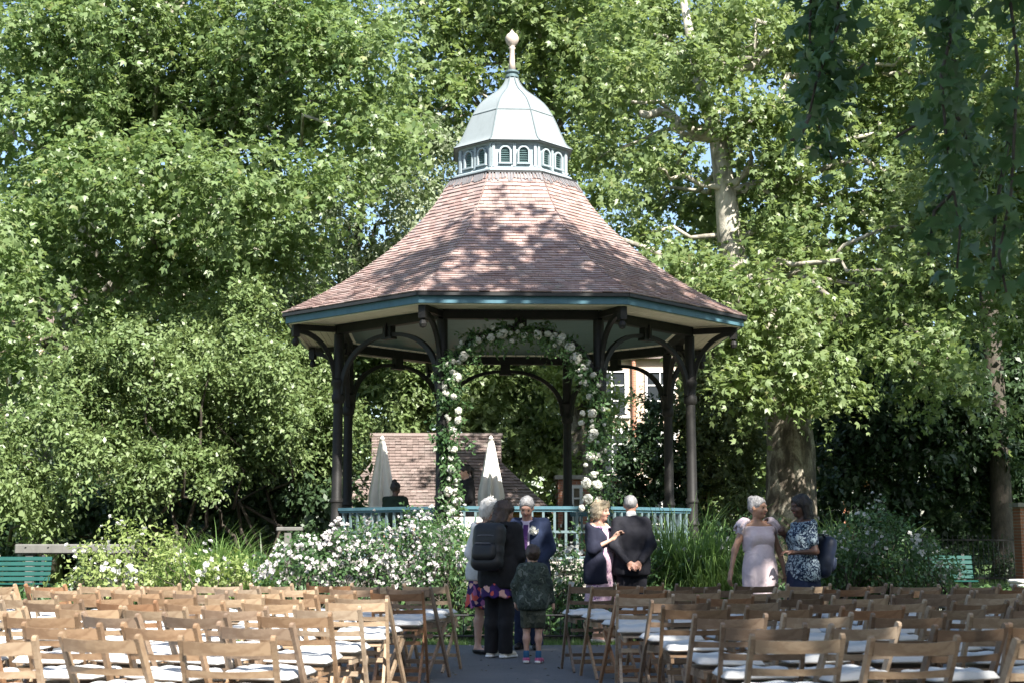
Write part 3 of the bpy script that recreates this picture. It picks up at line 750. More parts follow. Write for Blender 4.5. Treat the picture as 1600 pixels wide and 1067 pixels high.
SH = [('tall sunlit shrub at the far left edge behind the green bench', (-10.0, 31.0, 0), [(20, 690, 60), (60, 750, 60), (10, 780, 60), (110, 660, 55), (-50, 720, 70), (60, 810, 40), (130, 720, 50)], 30.2),
      ('broad sunlit shrub above the grey timber beam', (-7.5, 31.2, 0), [(160, 620, 65), (230, 560, 65), (170, 540, 50), (240, 650, 65), (180, 700, 55), (260, 720, 50), (120, 590, 50), (300, 590, 55), (200, 760, 50)], 30.6),
      ('rounded sunlit shrub between timber beam and bandstand', (-5.6, 33.2, 0), [(330, 520, 70), (400, 560, 65), (340, 620, 65), (420, 640, 60), (300, 670, 55), (360, 700, 55), (420, 700, 50), (310, 740, 45), (380, 480, 60)], 32.4),
      ('tall sunlit shrub just left of the bandstand columns', (-4.1, 34.8, 0), [(450, 520, 60), (510, 560, 60), (470, 600, 60), (500, 650, 55), (440, 580, 50), (520, 700, 45), (470, 690, 45), (530, 500, 45)], 34.0)]
for i, (lb_, base, px_, Y) in enumerate(SH):
    shrub('shrub', lb_, base, split(bpx(px_, Y, 0.9, 40 + i, 0.9, -0.25), 4, 0.46, 45 + i), M['leaf_shrub'], 50 + i, per=11.0, leaf=0.12, tl=0.42, fill=420, cat='shrub', group='tall shrubs behind the left lawn', stems=5)
# dark undergrowth under them
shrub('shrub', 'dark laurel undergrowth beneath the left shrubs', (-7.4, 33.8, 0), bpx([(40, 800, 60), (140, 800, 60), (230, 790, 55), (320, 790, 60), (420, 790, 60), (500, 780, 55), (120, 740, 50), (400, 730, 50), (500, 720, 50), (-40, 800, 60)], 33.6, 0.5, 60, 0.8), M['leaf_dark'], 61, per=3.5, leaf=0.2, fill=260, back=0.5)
# ---- shrubs seen through the bandstand
TH = [('leafy tree seen through the left bay of the bandstand', (-3.2, 47, 0), [(570, 600, 50), (630, 620, 55), (600, 560, 50), (660, 580, 50), (560, 660, 50), (640, 680, 50), (550, 560, 45), (680, 640, 50), (540, 720, 45), (590, 520, 50), (650, 500, 50)], 46, 'leaf_shrub'),
      ('leafy tree seen through the middle bay of the bandstand', (-0.2, 47.5, 0), [(740, 600, 55), (800, 590, 55), (760, 660, 50), (820, 650, 55), (730, 560, 50), (850, 600, 50), (860, 690, 45), (800, 710, 45), (780, 530, 50), (840, 540, 50)], 46.5, 'leaf_shrub'),
      ('bright young tree seen behind the right garland', (2.3, 46, 0), [(900, 600, 45), (930, 640, 40), (900, 680, 45), (920, 560, 40), (860, 730, 35), (900, 740, 30)], 45, 'leaf_lime')]
for i, (lb_, base, px_, Y, mt) in enumerate(TH):
    shrub('small_tree', lb_, base, bpx(px_, Y, 0.8, 70 + i, 0.9), M[mt], 80 + i, per=3.2, leaf=0.21, tl=0.65, fill=170, cat='tree', stems=4)
# conifer-like hedge right of the bandstand and dark hollies
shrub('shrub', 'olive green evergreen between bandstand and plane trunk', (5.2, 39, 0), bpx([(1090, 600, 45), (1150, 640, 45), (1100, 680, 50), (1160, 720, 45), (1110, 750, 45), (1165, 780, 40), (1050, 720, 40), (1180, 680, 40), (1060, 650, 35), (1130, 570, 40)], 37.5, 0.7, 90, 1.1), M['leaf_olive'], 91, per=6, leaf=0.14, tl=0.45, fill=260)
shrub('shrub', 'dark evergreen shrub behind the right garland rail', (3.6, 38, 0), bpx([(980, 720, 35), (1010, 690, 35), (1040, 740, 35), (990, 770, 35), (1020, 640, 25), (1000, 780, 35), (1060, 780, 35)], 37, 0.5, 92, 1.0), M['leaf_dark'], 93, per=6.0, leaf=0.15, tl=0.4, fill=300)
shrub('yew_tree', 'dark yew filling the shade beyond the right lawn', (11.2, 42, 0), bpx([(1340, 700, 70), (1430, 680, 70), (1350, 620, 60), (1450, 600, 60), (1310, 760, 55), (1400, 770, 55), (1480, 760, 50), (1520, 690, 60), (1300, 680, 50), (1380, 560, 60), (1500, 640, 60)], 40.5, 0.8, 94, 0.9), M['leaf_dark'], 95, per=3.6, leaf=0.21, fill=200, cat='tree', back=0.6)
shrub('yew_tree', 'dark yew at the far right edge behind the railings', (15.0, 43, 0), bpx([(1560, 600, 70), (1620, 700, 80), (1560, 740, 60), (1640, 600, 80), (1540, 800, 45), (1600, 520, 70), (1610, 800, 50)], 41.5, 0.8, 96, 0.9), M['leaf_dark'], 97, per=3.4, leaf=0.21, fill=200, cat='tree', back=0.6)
tb = MB(); tq = at(1569, 905, 40); tt0 = empty('lime_tree', (tq.x, 40, 0)); tag(tt0, 'straight dark trunk standing before the right railings', 'tree')
tb.tube([(0, 0, 0), (0, 0, .4), (0.02, 0, 3), (-0.05, 0, 7), (-.1, .3, 11)], [0.40, 0.31, 0.29, 0.27, 0.2], 12); tb.build('trunk', M['bark_dark'], tt0, True)
cen, out = blob_clumps([(np.array((0, .5, 9.5)), (3, 2.4, 2)), (np.array((2, 1, 12)), (3, 2.5, 2)), (np.array((-1, 1, 13)), (2.5, 2.5, 2))], 0.9, np.random.default_rng(3)); P, D, N, L = sprays(cen, out, 5, 8, .7, .18)
crown_obj('crown', [leaf_arrays(P, D, N, L, (PALM, PALM_F))], M['leaf_plane'], tt0)
# ---- distant trees closing the view
for i, (x, y, z, rx, rz) in enumerate([(-24, 62, 9, 7, 9), (-14, 66, 11, 7, 9), (12, 62, 9, 6.5, 9), (22, 60, 9, 7, 9), (31, 64, 10, 7, 10), (-34, 64, 10, 7, 10)]):
    lab = ['second from the left', 'third from the left', 'fourth from the left', 'second from the right', 'rightmost', 'leftmost'][i]
    tree('distant_tree', 'dense tree far behind the park, %s of its row' % lab, 'tree', [((x, y, 0), 0.45), ((x, y, 3), 0.38), ((x, y, z), 0.2)],
         scatter_boughs((x, y, z), (rx * .75, 2.5, rz * .72), 22, 2.6, 100 + i, zmin=1.6), M['leaf_shrub'], M['bark_dark'], per_m2=0.55, tw=5, nl=7, tl=1.0, leaf=0.34, fill=40, shape=(DIAW, DIA_F), seed=120 + i, group='row of distant trees')

fb = [(np.array((x + 2 * math.sin(x * 1.7), 78 + 3 * math.sin(x), 2.2 + z)), (3.4, 2.0, 2.6)) for x in range(-44, 45, 4) for z in (0, 3.6, 7.2)]
rgw = np.random.default_rng(140); cen, out = blob_clumps(fb, 0.3, rgw, 0.2, 0.1); P, D, N, L = sprays(cen, out, 4, 7, 1.2, 0.5, rg=rgw)
P2, D2, N2, L2 = fill_leaves(fb, 22, 1.1, rgw)
tag(crown_obj('far_wood', [leaf_arrays(P, D, N, L, (DIAW, DIA_F)), leaf_arrays(P2, D2, N2, L2, (DIAW, DIA_F))], M['leaf_shrub'], None), 'belt of distant woodland closing the view behind the park', 'wood', kind='stuff')
bb_ = [(np.array((x + 1.5 * math.sin(x * 1.3), -17 + 2 * math.sin(x), 2.0 + z)), (3.2, 2.0, 2.4)) for x in range(-34, 35, 4) for z in (0, 3.2, 6.4, 9.6)]  # unseen foliage added to cut the sky light reaching the right chairs
bb_ += [(np.array((27 + 1.5 * math.sin(y * 1.3), y, 2.0 + z)), (2.0, 3.2, 2.4)) for y in range(-14, 30, 4) for z in (0, 3.2, 6.4, 9.6)]
P2, D2, N2, L2 = fill_leaves(bb_, 26, 0.8, rgw, 0.3, 1.0)
tag(crown_obj('sky_block_belt', [leaf_arrays(P2, D2, N2, L2, (DIAW, DIA_F))], M['leaf_shrub'], None), 'unseen belt of foliage added behind and right of the viewer to block sky light', 'wood', kind='stuff')
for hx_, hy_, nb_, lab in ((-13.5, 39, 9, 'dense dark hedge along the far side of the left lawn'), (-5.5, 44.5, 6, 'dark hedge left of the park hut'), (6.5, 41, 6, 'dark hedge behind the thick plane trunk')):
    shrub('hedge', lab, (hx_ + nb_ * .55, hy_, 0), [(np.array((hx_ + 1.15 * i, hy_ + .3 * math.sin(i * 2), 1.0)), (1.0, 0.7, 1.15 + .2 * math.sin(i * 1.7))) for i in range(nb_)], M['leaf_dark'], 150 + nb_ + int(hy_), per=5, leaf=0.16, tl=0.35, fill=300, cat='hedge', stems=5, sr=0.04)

# ---- plane trees beside and behind the viewer: their crowns shade the chairs and the lower roof
def shade_boughs(pts, seed):
    rn = random.Random(seed); out = []
    for x, y, z, r in pts:
        out.append((np.array((x + rn.uniform(-.4, .4), y + rn.uniform(-.4, .4), z + rn.uniform(-.5, .5))), (r, r, r * 0.7)))
    return out
def shadow_pt(x, y, z, h):
    k = (h - z) / SD.z; return (x + SD.x * k, y + SD.y * k, h)
SHADE = []      # (x, y, z) a place that lies in tree shade in the photo, h = height of the bough above it, r = its radius
for x in (1.4, 2.9, 4.4, 6.0):
    for y in (6.5, 9.0, 11.5, 14.0):
        SHADE.append((x, y, 0.5, 10.5 + ((x * 7 + y * 3) % 3) * 0.9, 1.28))
for x, y in ((-0.1, 12.6), (0.1, 15.0), (1.5, 16.0), (-0.5, 15.2), (3.5, 16.5), (5.5, 16.5), (0.7, 10.4)):
    SHADE.append((x, y, 0.6, 11.2 + ((x * 5 + y) % 3) * 0.7, 1.05))
for x, y, z, h in ((0.2, 22.8, 5.3, 14.8), (2.0, 23.2, 5.3, 14.3), (3.4, 24.6, 5.4, 15), (1.4, 23.8, 6.1, 15.2), (-0.2, 23.7, 6.0, 15), (1.6, 18.6, 0.8, 12.6), (4.0, 19.2, 0.8, 12.8), (6.0, 19.5, 0.6, 13)):
    SHADE.append((x, y, z, h, 1.3))
for x, y, z, h in ((8, 30, 1, 14), (10, 33, 2, 15), (12, 36, 3, 16.5), (9, 37, 3, 16), (14, 38, 3, 17), (11, 30, 0.5, 14), (13, 33, 1, 15), (10.5, 38, 5, 18), (8.3, 35.5, 3, 16.5)):
    SHADE.append((x, y, z, h, 1.9))
for x, y, z, h in ((2.0, 9.5, 4.2, 9.8), (2.0, 9.5, 5.2, 10.4), (2.8, 9.5, 3.4, 9.4), (2.9, 9.5, 4.3, 10), (3.4, 9.5, 3.8, 9.7), (3.3, 9.5, 5, 10.3), (1.6, 9.5, 4.8, 10.0)):
    SHADE.append((x, y, z, h, 1.1))
tgt = []
for x, y, z, h, r in SHADE:
    q = shadow_pt(x, y, z, h); tgt.append((q[0], q[1], q[2], r))
nearb = [t for t in tgt if t[1] < 6.5]; farb = [t for t in tgt if 6.5 <= t[1] < 18.0]; thirdb = [t for t in tgt if t[1] >= 18.0]
tree('plane_tree', 'plane tree over the right hand chairs, trunk outside the picture', 'tree', [((8.6, 1.0, 0), 0.6), ((8.6, 1.0, 3), 0.48), ((8.2, 1.2, 6.5), 0.4), ((7.6, 1.5, 10), 0.28), ((7, 2, 14), 0.12)],
     shade_boughs(nearb, 1), M['leaf_plane'], M['bark_plane'], per_m2=1.5, tw=5, nl=7, tl=0.8, leaf=0.25, shape=(DIAW, DIA_F), seed=36, back=1.0, fill=30, limb_r=0.07, group='plane trees beside the viewer')
nt_ = tree('plane_tree', 'plane tree whose dark leafy twigs hang in at upper right', 'tree', [((9.6, 11.5, 0), 0.6), ((9.6, 11.5, 3), 0.48), ((9.3, 11.4, 6.5), 0.4), ((8.6, 11.2, 10), 0.28), ((7.6, 11, 15), 0.12)],
     shade_boughs(farb, 2), M['leaf_plane'], M['bark_plane'], per_m2=1.5, tw=5, nl=7, tl=0.8, leaf=0.25, shape=(DIAW, DIA_F), seed=37, back=1.0, fill=28, limb_r=0.07, group='plane trees beside the viewer')
tree('plane_tree', 'plane tree over the right lawn, trunk outside the picture', 'tree', [((17.5, 24, 0), 0.6), ((17.5, 24, 3), 0.48), ((17.2, 24, 8), 0.4), ((16.6, 24, 13), 0.28), ((16, 24, 18), 0.12)],
     shade_boughs(thirdb, 3), M['leaf_plane'], M['bark_plane'], per_m2=1.5, tw=5, nl=7, tl=0.9, leaf=0.28, shape=(DIAW, DIA_F), seed=38, back=1.0, fill=70, limb_r=0.07, group='plane trees beside the viewer')
# hanging twigs of that tree, in view at the upper right
off = Vector(nt_.location); hb = MB(); hp = []; rn = random.Random(77); hrg = np.random.default_rng(78)
HY = 9.5
strands = [([(1285, -150), (1280, 0), (1290, 100), (1280, 200), (1300, 250)], 1.0), ([(1300, -150), (1310, 40), (1275, 130), (1262, 190)], 1.0), ([(1270, -150), (1265, 60), (1290, 170)], 1.0),
           ([(1455, -150), (1460, 0), (1478, 40), (1472, 140), (1465, 200)], 0.5), ([(1475, -160), (1485, 60), (1470, 120), (1478, 210), (1490, 300), (1500, 360), (1495, 420)], 0.75), ([(1478, 160), (1500, 190), (1520, 250), (1505, 300)], 1.0),
           ([(1478, 170), (1440, 190), (1400, 215)], 0.4), ([(1470, 90), (1500, 100), (1530, 95)], 0.4), ([(1490, 300), (1460, 330), (1450, 400)], 0.6), ([(1560, -150), (1590, 100), (1580, 300), (1560, 400), (1575, 470)], 0.4), ([(1580, 200), (1555, 330), (1550, 450)], 0.3), ([(1280, 110), (1330, 120), (1350, 100)], 0.5), ([(1265, 180), (1250, 215), (1235, 220)], 0.3)]
allP, allD = [], []
for li, (st, dens) in enumerate(strands):
    y = HY + rn.uniform(-0.7, 0.7) if li not in (5, 6, 7, 8) else HY
    pts = [at(u, v, y) for u, v in st]
    if st[0][1] < 0: pts = [pts[0] + Vector((1.8, 0.6, 1.6)), pts[0] + Vector((0.7, 0.3, 1.0))] + pts
    hb.tube([p_ - off for p_ in pts], [0.016 * (1 - 0.6 * i / len(pts)) for i in range(len(pts))], 5)
    for i in range(len(pts) - 1):
        L_ = (pts[i + 1] - pts[i]).length
        for j in range(int(L_ * 105 * dens) + 1):
            t = rn.random(); q = pts[i].lerp(pts[i + 1], t)
            allP.append(np.array(q) + hrg.normal(size=3) * 0.085); allD.append(hrg.normal(size=3) * 0.7 + np.array((0, 0, -0.6)))
P = np.array(allP) - np.array(off); D = np.array(allD); N = hrg.normal(size=P.shape) * 1.2 + np.array((0, -0.3, 0.6))
hb.build('hanging_twigs', M['bark_dark'], nt_, True)
crown_obj('hanging_leaves', [leaf_arrays(P, D, N, 0.125 * hrg.uniform(0.6, 1.25, len(P)), (PLANE, PLANE_F))], M['leaf_rose_and_shade'], nt_)  # darker green than the crown: its shade is put into the leaf colour

# ================================================================== planting in the bed
def stems_to(sb, pts, rn, r=0.012):
    for q in pts:
        limb(sb, (rn.uniform(-.25, .25), rn.uniform(-.25, .25), -0.05), q, r, 0.004, 0.3, 5, 4, 1.0, rn)

def rose_bush(label, base, blobs, nflow, seed, leafm='leaf_rose_and_shade', fl='petal', leaf=0.065, fsize=0.043, per=26, name='rose_bush', cat='rose bush', cluster=9, group='white rose bushes round the bandstand'):
    rg = np.random.default_rng(seed); rn = random.Random(seed)
    base = Vector(base); root = empty(name, base); tag(root, label, cat, group)
    cen, out = blob_clumps(blobs, per, rg, 0.3, 0.5)
    keep = cen[:, 2] > 0.06; cen, out = cen[keep], out[keep]
    sb = MB(); idx = rg.choice(len(cen), min(26, len(cen)), replace=False); stems_to(sb, [Vector(cen[i]) - base for i in idx], rn); sb.build('stems', M['bark_dark'], root, True)
    P, D, N, L = sprays(cen, out, 3, 6, 0.22, leaf, 0.15, jit=0.02, rg=rg)
    k = P[:, 2] > 0.03; P, D, N, L = P[k], D[k], N[k], L[k]
    crown_obj('foliage', [leaf_arrays(P - np.array(base), D, N, L, (DIA, DIA_F))], M[leafm], root)
    # blooms: in loose clusters on the outside, each a small whorl of petals
    shell = np.where((out[:, 2] > -0.35))[0]
    nc = max(1, int(nflow * 0.62) // cluster)
    ci = rg.choice(shell, nc)
    fc = np.repeat(cen[ci] + out[ci] * 0.09, cluster, 0) + rg.normal(size=(nc * cluster, 3)) * 0.075
    fo = unit(np.repeat(out[ci], cluster, 0) + np.array([0, -0.35, 0.4]) + rg.normal(size=fc.shape) * 0.35)
    npet = 7; n = len(fc)
    a = rg.uniform(0, 6.28, (n, 1)) + np.arange(npet)[None] * (2 * math.pi / npet) * 1.0
    ref = unit(np.cross(fo, np.array([0.3, 0.2, 1.0]))); s2 = np.cross(fo, ref)
    D = (np.cos(a)[..., None] * ref[:, None] + np.sin(a)[..., None] * s2[:, None]) + fo[:, None] * np.where(np.arange(npet) % 2, 0.25, 0.9)[None, :, None]
    N = np.repeat(fo[:, None], npet, 1) + rg.normal(size=D.shape) * 0.15
    Pp = np.repeat(fc[:, None], npet, 1).reshape(-1, 3) - np.array(base)
    Ls = np.repeat(fsize * rg.uniform(0.55, 1.1, n), npet)
    o = crown_obj('blooms', [leaf_arrays(Pp, D.reshape(-1, 3), N.reshape(-1, 3), Ls, (PET, PET_F))], M[fl], root)
    tag(o, kind='stuff')
    return root

def grass_clump(label, base, n, h, spread, seed, name='ornamental_grass', group='clumps of tall ornamental grass', wd=0.016, mat='blade'):
    rg = np.random.default_rng(seed); root = empty(name, base); tag(root, label, 'grass clump', group)
    a = rg.uniform(0, 6.28, n); r0 = spread * 0.35 * np.sqrt(rg.uniform(0, 1, n))
    b0 = np.stack([r0 * np.cos(a), r0 * np.sin(a), np.full(n, -0.02)], 1)
    a2 = a + rg.normal(size=n) * 0.6; dirh = np.stack([np.cos(a2), np.sin(a2), np.zeros(n)], 1)
    hh = h * rg.uniform(0.55, 1.1, n); sp = spread * rg.uniform(0.3, 1.35, n)
    K = 6; V = []; dr = rg.uniform(0.30, 0.95, n)
    side = np.stack([-np.sin(a2), np.cos(a2), np.zeros(n)], 1)
    for i in range(K):
        t = i / (K - 1); z = hh * (t * 1.25 - dr * t ** 3)
        p_ = b0 + dirh * (sp * t ** 1.8)[:, None]; p_[:, 2] += z
        wv = wd * (1 - t) ** 0.6 * rg.uniform(0.8, 1.2, n) if i < K - 1 else np.full(n, 0.001)
        V.append(p_ - side * wv[:, None] / 2); V.append(p_ + side * wv[:, None] / 2)
    V = np.stack(V, 1).reshape(-1, 3)
    F = np.array([(2 * i, 2 * i + 1, 2 * i + 3, 2 * i + 2) for i in range(K - 1)]); FF = ((np.arange(n) * 2 * K)[:, None, None] + F[None]).reshape(-1, 4)
    o = link('blades', np_mesh('blades', V, FF), root, M[mat]); tag(o, kind='stuff')
    return root

def bb(lst, Y, seed, dy=0.35, flat=0.95): return bpx(lst, Y, dy, seed, flat)
def below(q): return (q[0], q[1], 0.12)
ROSES = [
 ('white rose bush at the left end of the big flowering mass', [(470, 888, 42), (440, 900, 38), (460, 862, 28), (500, 900, 40)], 17.9, 260, 'leaf_rose_and_shade', 'petal_pink'),
 ('white rose bush full of blooms below the left column', [(530, 866, 46), (560, 895, 45), (510, 850, 28), (580, 858, 42)], 18.2, 420, 'leaf_rose_and_shade', 'petal_pink'),
 ('white rose bush full of blooms below the left handrail', [(620, 852, 44), (640, 888, 48), (600, 900, 40), (660, 862, 42)], 18.2, 420, 'leaf_rose_and_shade', 'petal_pink'),
 ('tallest white rose bush in front of the left rail', [(668, 818, 28), (692, 828, 30), (655, 830, 24), (680, 850, 40)], 19.3, 110, 'leaf_rose_and_shade', 'petal'),
 ('white rose bush beside the woman with the backpack', [(700, 895, 45), (720, 862, 38), (735, 890, 40), (680, 910, 35)], 17.9, 300, 'leaf_rose_and_shade', 'petal_pink'),
 ('white rose bush between the boy and the blonde woman', [(860, 890, 45), (890, 870, 40), (905, 900, 40), (875, 930, 35), (850, 930, 35)], 17.9, 240, 'leaf_rose_and_shade', 'petal'),
 ('sparse white rose bush behind the two talking couples', [(980, 880, 45), (1030, 890, 45), (1050, 900, 35), (940, 900, 40)], 18.4, 60, 'leaf_rose_and_shade', 'petal'),
 ('white rose bush behind the navy rucksack', [(1310, 860, 45), (1350, 850, 50), (1330, 890, 40), (1290, 880, 35)], 18.6, 90, 'leaf_rose_and_shade', 'petal'),
 ('white rose bush at the middle of the right bed', [(1400, 860, 45), (1420, 890, 40), (1380, 890, 40), (1370, 835, 40)], 18.8, 130, 'leaf_rose_and_shade', 'petal'),
 ('low white rose bush at the right end of the bed', [(1460, 890, 35), (1440, 870, 35), (1480, 900, 25)], 19.2, 90, 'leaf_rose_and_shade', 'petal'),
 ('white rose bush behind the woman in the pale dress', [(1110, 880, 40), (1150, 860, 40), (1090, 900, 35), (1190, 860, 40)], 18.6, 40, 'leaf_rose_and_shade', 'petal'),
]
for i, (lb_, px_, Y, nf, lm, pm) in enumerate(ROSES):
    bl = bb(px_, Y, 200 + i); rose_bush(lb_, below(bl[0][0]), bl, nf, 220 + i, lm, pm)
LIMES = [('sunlit lime green shrub at the left end of the bed', [(130, 900, 35), (170, 880, 40), (150, 915, 30), (200, 900, 35)], 18.2, 60),
 ('sunlit tall leafy shrub with white flowers at left', [(200, 860, 40), (240, 850, 35), (230, 890, 40), (210, 830, 20)], 18.8, 70),
 ('low yellow green shrub before the tall grass', [(300, 900, 35), (350, 900, 35), (380, 905, 30), (270, 890, 35)], 17.9, 45)]
for i, (lb_, px_, Y, nf) in enumerate(LIMES):
    bl = bb(px_, Y, 240 + i); rose_bush(lb_, below(bl[0][0]), bl, nf, 250 + i, 'leaf_lime', 'petal', 0.07, 0.05, 24, 'flowering_shrub', 'shrub', 6, 'sunlit shrubs at the left of the bed')
for i, (u, v, Y, n, h, sp, lb_) in enumerate([(290, 860, 19.2, 330, 1.25, 0.75, 'tall sunlit grass left of the white roses, leftmost of three clumps'), (340, 850, 19.3, 380, 1.35, 0.8, 'tall sunlit grass left of the white roses, middle of three clumps'), (395, 855, 19.5, 330, 1.25, 0.75, 'tall sunlit grass left of the white roses, rightmost of three clumps'),
        (705, 810, 19.8, 260, 1.65, 0.6, 'tall grass in front of the left garland'), (1065, 800, 18.6, 420, 1.75, 0.85, 'tall strappy grass right of the man in black'), (1110, 815, 18.4, 420, 1.65, 0.8, 'tall strappy grass left of the woman in the pale dress'),
        (1030, 820, 18.9, 300, 1.6, 0.7, 'tall strappy grass partly behind the man in black'), (1150, 840, 18.9, 260, 1.4, 0.7, 'shaded grass behind the woman in the pale dress'), (1300, 810, 19.4, 420, 1.6, 0.9, 'tall dark grass above the navy rucksack'), (1345, 830, 19.6, 380, 1.45, 0.9, 'tall dark grass in the middle of the right bed'), (1400, 840, 20.0, 300, 1.3, 0.8, 'dark grass at the right of the bed')]):
    q = at(u, v, Y); grass_clump(lb_, (q.x, Y, 0.12), int(n * 1.3), h, sp, 270 + i, wd=0.02)
# low leafy ground cover that hides the soil, and the mown verge
rg = np.random.default_rng(300); n = 26000
a = rg.uniform(R(-62), R(62), n); rr = 9.5 - 4.5 * rg.uniform(0, 1, n) ** 1.5
P = np.stack([BC.x + rr * np.sin(a), BC.y - rr * np.cos(a), 0.05 + 0.42 * rg.uniform(0, 1, n) ** 1.3 * np.clip((9.6 - rr) * 2.2, 0.15, 1)], 1)
D = rg.normal(size=P.shape) + np.array((0, 0, 0.3)); N = rg.normal(size=P.shape) * 0.5 + np.array((0, -0.3, 0.9))
g = crown_obj('ground_cover', [leaf_arrays(P, D, N, 0.10 * rg.uniform(0.6, 1.3, n), (DIA, DIA_F))], M['leaf_rose_and_shade'], None)
tag(g, 'low leafy ground cover across the bed round the bandstand', 'ground cover', kind='stuff')
def blades(name, P, h, wd, mat, label, rg):
    n = len(P); az = rg.uniform(0, 6.28, n); d = np.stack([np.cos(az), np.sin(az), np.zeros(n)], 1); s = np.stack([-np.sin(az), np.cos(az), np.zeros(n)], 1) * wd / 2
    hh = h * rg.uniform(0.5, 1.3, (n, 1)); tip = P + d * hh * 0.5 + np.array((0, 0, 1)) * hh
    V = np.stack([P - s, P + s, tip], 1).reshape(-1, 3); F = np.arange(3 * n).reshape(-1, 3)
    o = link(name, np_mesh(name, V, F), None, mat); return tag(o, label, 'grass', kind='stuff')
n = 26000; a = rg.uniform(R(-62), R(62), n); rr = rg.uniform(9.45, 10.06, n)
blades('verge_grass', np.stack([BC.x + rr * np.sin(a), BC.y - rr * np.cos(a), np.zeros(n)], 1), 0.055, 0.006, M['blade'], 'mown grass verge between pavement and flower bed', rg)
n = 30000; P = np.stack([rg.uniform(5, 17, n), rg.uniform(24, 41, n), np.zeros(n)], 1)
P2 = np.stack([rg.uniform(-16, -5, n // 2), rg.uniform(20, 36, n // 2), np.zeros(n // 2)], 1)
blades('lawn_grass', np.concatenate([P, P2]), 0.07, 0.012, M['blade'], 'mown lawn grass either side of the bandstand', rg)

rg = np.random.default_rng(310); n = 2600
P = np.stack([rg.uniform(-7, 7, n), rg.uniform(3, 17, n), np.full(n, 0.012)], 1); P = P[np.hypot(P[:, 0] - BC.x, P[:, 1] - BC.y) > 10.02]
D = rg.normal(size=P.shape) * np.array((1, 1, .12)); N = np.array((0, 0, 1.0)) + rg.normal(size=P.shape) * 0.25
lt = crown_obj('leaf_litter', [leaf_arrays(P, D, N, 0.035 * rg.uniform(0.3, 1.4, len(P)), (DIA, DIA_F))], M['litter'], None)
tag(lt, 'small fallen leaves and petals scattered on the pavement', 'leaf litter', kind='stuff')
# ================================================================== garland on the front arch
gar = empty('flower_garland', BC + Vector((0, 0, 0)), BROT)
tag(gar, 'garland of greenery and white hydrangeas on the front arch of the bandstand', 'garland')
gp = []
vl, vr = vtx(-1, RC, 0), vtx(0, RC, 0)
apf = RC * C22
def gpt(x, z, o_=0.10): return Vector((x, -(apf + o_), z))
path = [gpt(-hw + 0.16, 1.55), gpt(-hw + 0.15, 2.2), gpt(-hw + 0.10, 2.9), gpt(-hw + 0.10, 3.5), gpt(-hw + 0.16, 3.95), gpt(-0.92, 4.28), gpt(-0.62, 4.50), gpt(-0.2, 4.58), gpt(0.25, 4.56), gpt(0.62, 4.44), gpt(0.88, 4.22), gpt(1.03, 3.85), gpt(hw - 0.02, 3.4), gpt(hw - 0.04, 2.9), gpt(hw + 0.0, 2.4), gpt(hw - 0.02, 1.9), gpt(hw - 0.03, 1.6)]
rg = np.random.default_rng(400); rn = random.Random(401)
cen = []; 
for i in range(len(path) - 1):
    a, b_ = path[i], path[i + 1]; L_ = (b_ - a).length
    for j in range(int(L_ * 48)):
        q = a.lerp(b_, rn.random()); cen.append(np.array(q) + rg.normal(size=3) * (0.085, 0.06, 0.085))
cen = np.array(cen); out = unit(rg.normal(size=cen.shape) + np.array((0, -0.9, 0)))
P, D, N, L = sprays(cen, out, 3, 6, 0.17, 0.085, 0.3, jit=0.02, rg=rg, upn=0.5)
crown_obj('greenery', [leaf_arrays(P, D, N, L, (DIA, DIA_F))], M['leaf_rose_and_shade'], gar)
gs = MB(); gs.tube(path, 0.018, 5); gs.build('garland_stem', M['bark_dark'], gar)
def bloom_head(seed, npet, rad, pet):
    rg = np.random.default_rng(seed); d = unit(rg.normal(size=(npet, 3)) + np.array((0, -0.35, 0.1)))
    P = d * rad * rg.uniform(0.75, 1.0, (npet, 1)); Ps, Ds, Ns = [], [], []
    ref = unit(np.cross(d, np.array((0.2, 0.3, 1.0)))); s2 = np.cross(d, ref); a0 = rg.uniform(0, 6.28, npet)
    for j in range(4):
        a = a0 + j * math.pi / 2; Ps.append(P); Ds.append(np.cos(a)[:, None] * ref + np.sin(a)[:, None] * s2 + d * 0.25); Ns.append(d)
    V, F = leaf_arrays(np.concatenate(Ps), np.concatenate(Ds), np.concatenate(Ns), pet * rg.uniform(0.8, 1.2, npet * 4), (PET, PET_F))
    me = np_mesh('flower_head', V, F); me.materials.append(M['hydrangea']); return me
heads = [bloom_head(410, 60, 0.085, 0.035), bloom_head(411, 44, 0.072, 0.034), bloom_head(412, 26, 0.042, 0.028)]
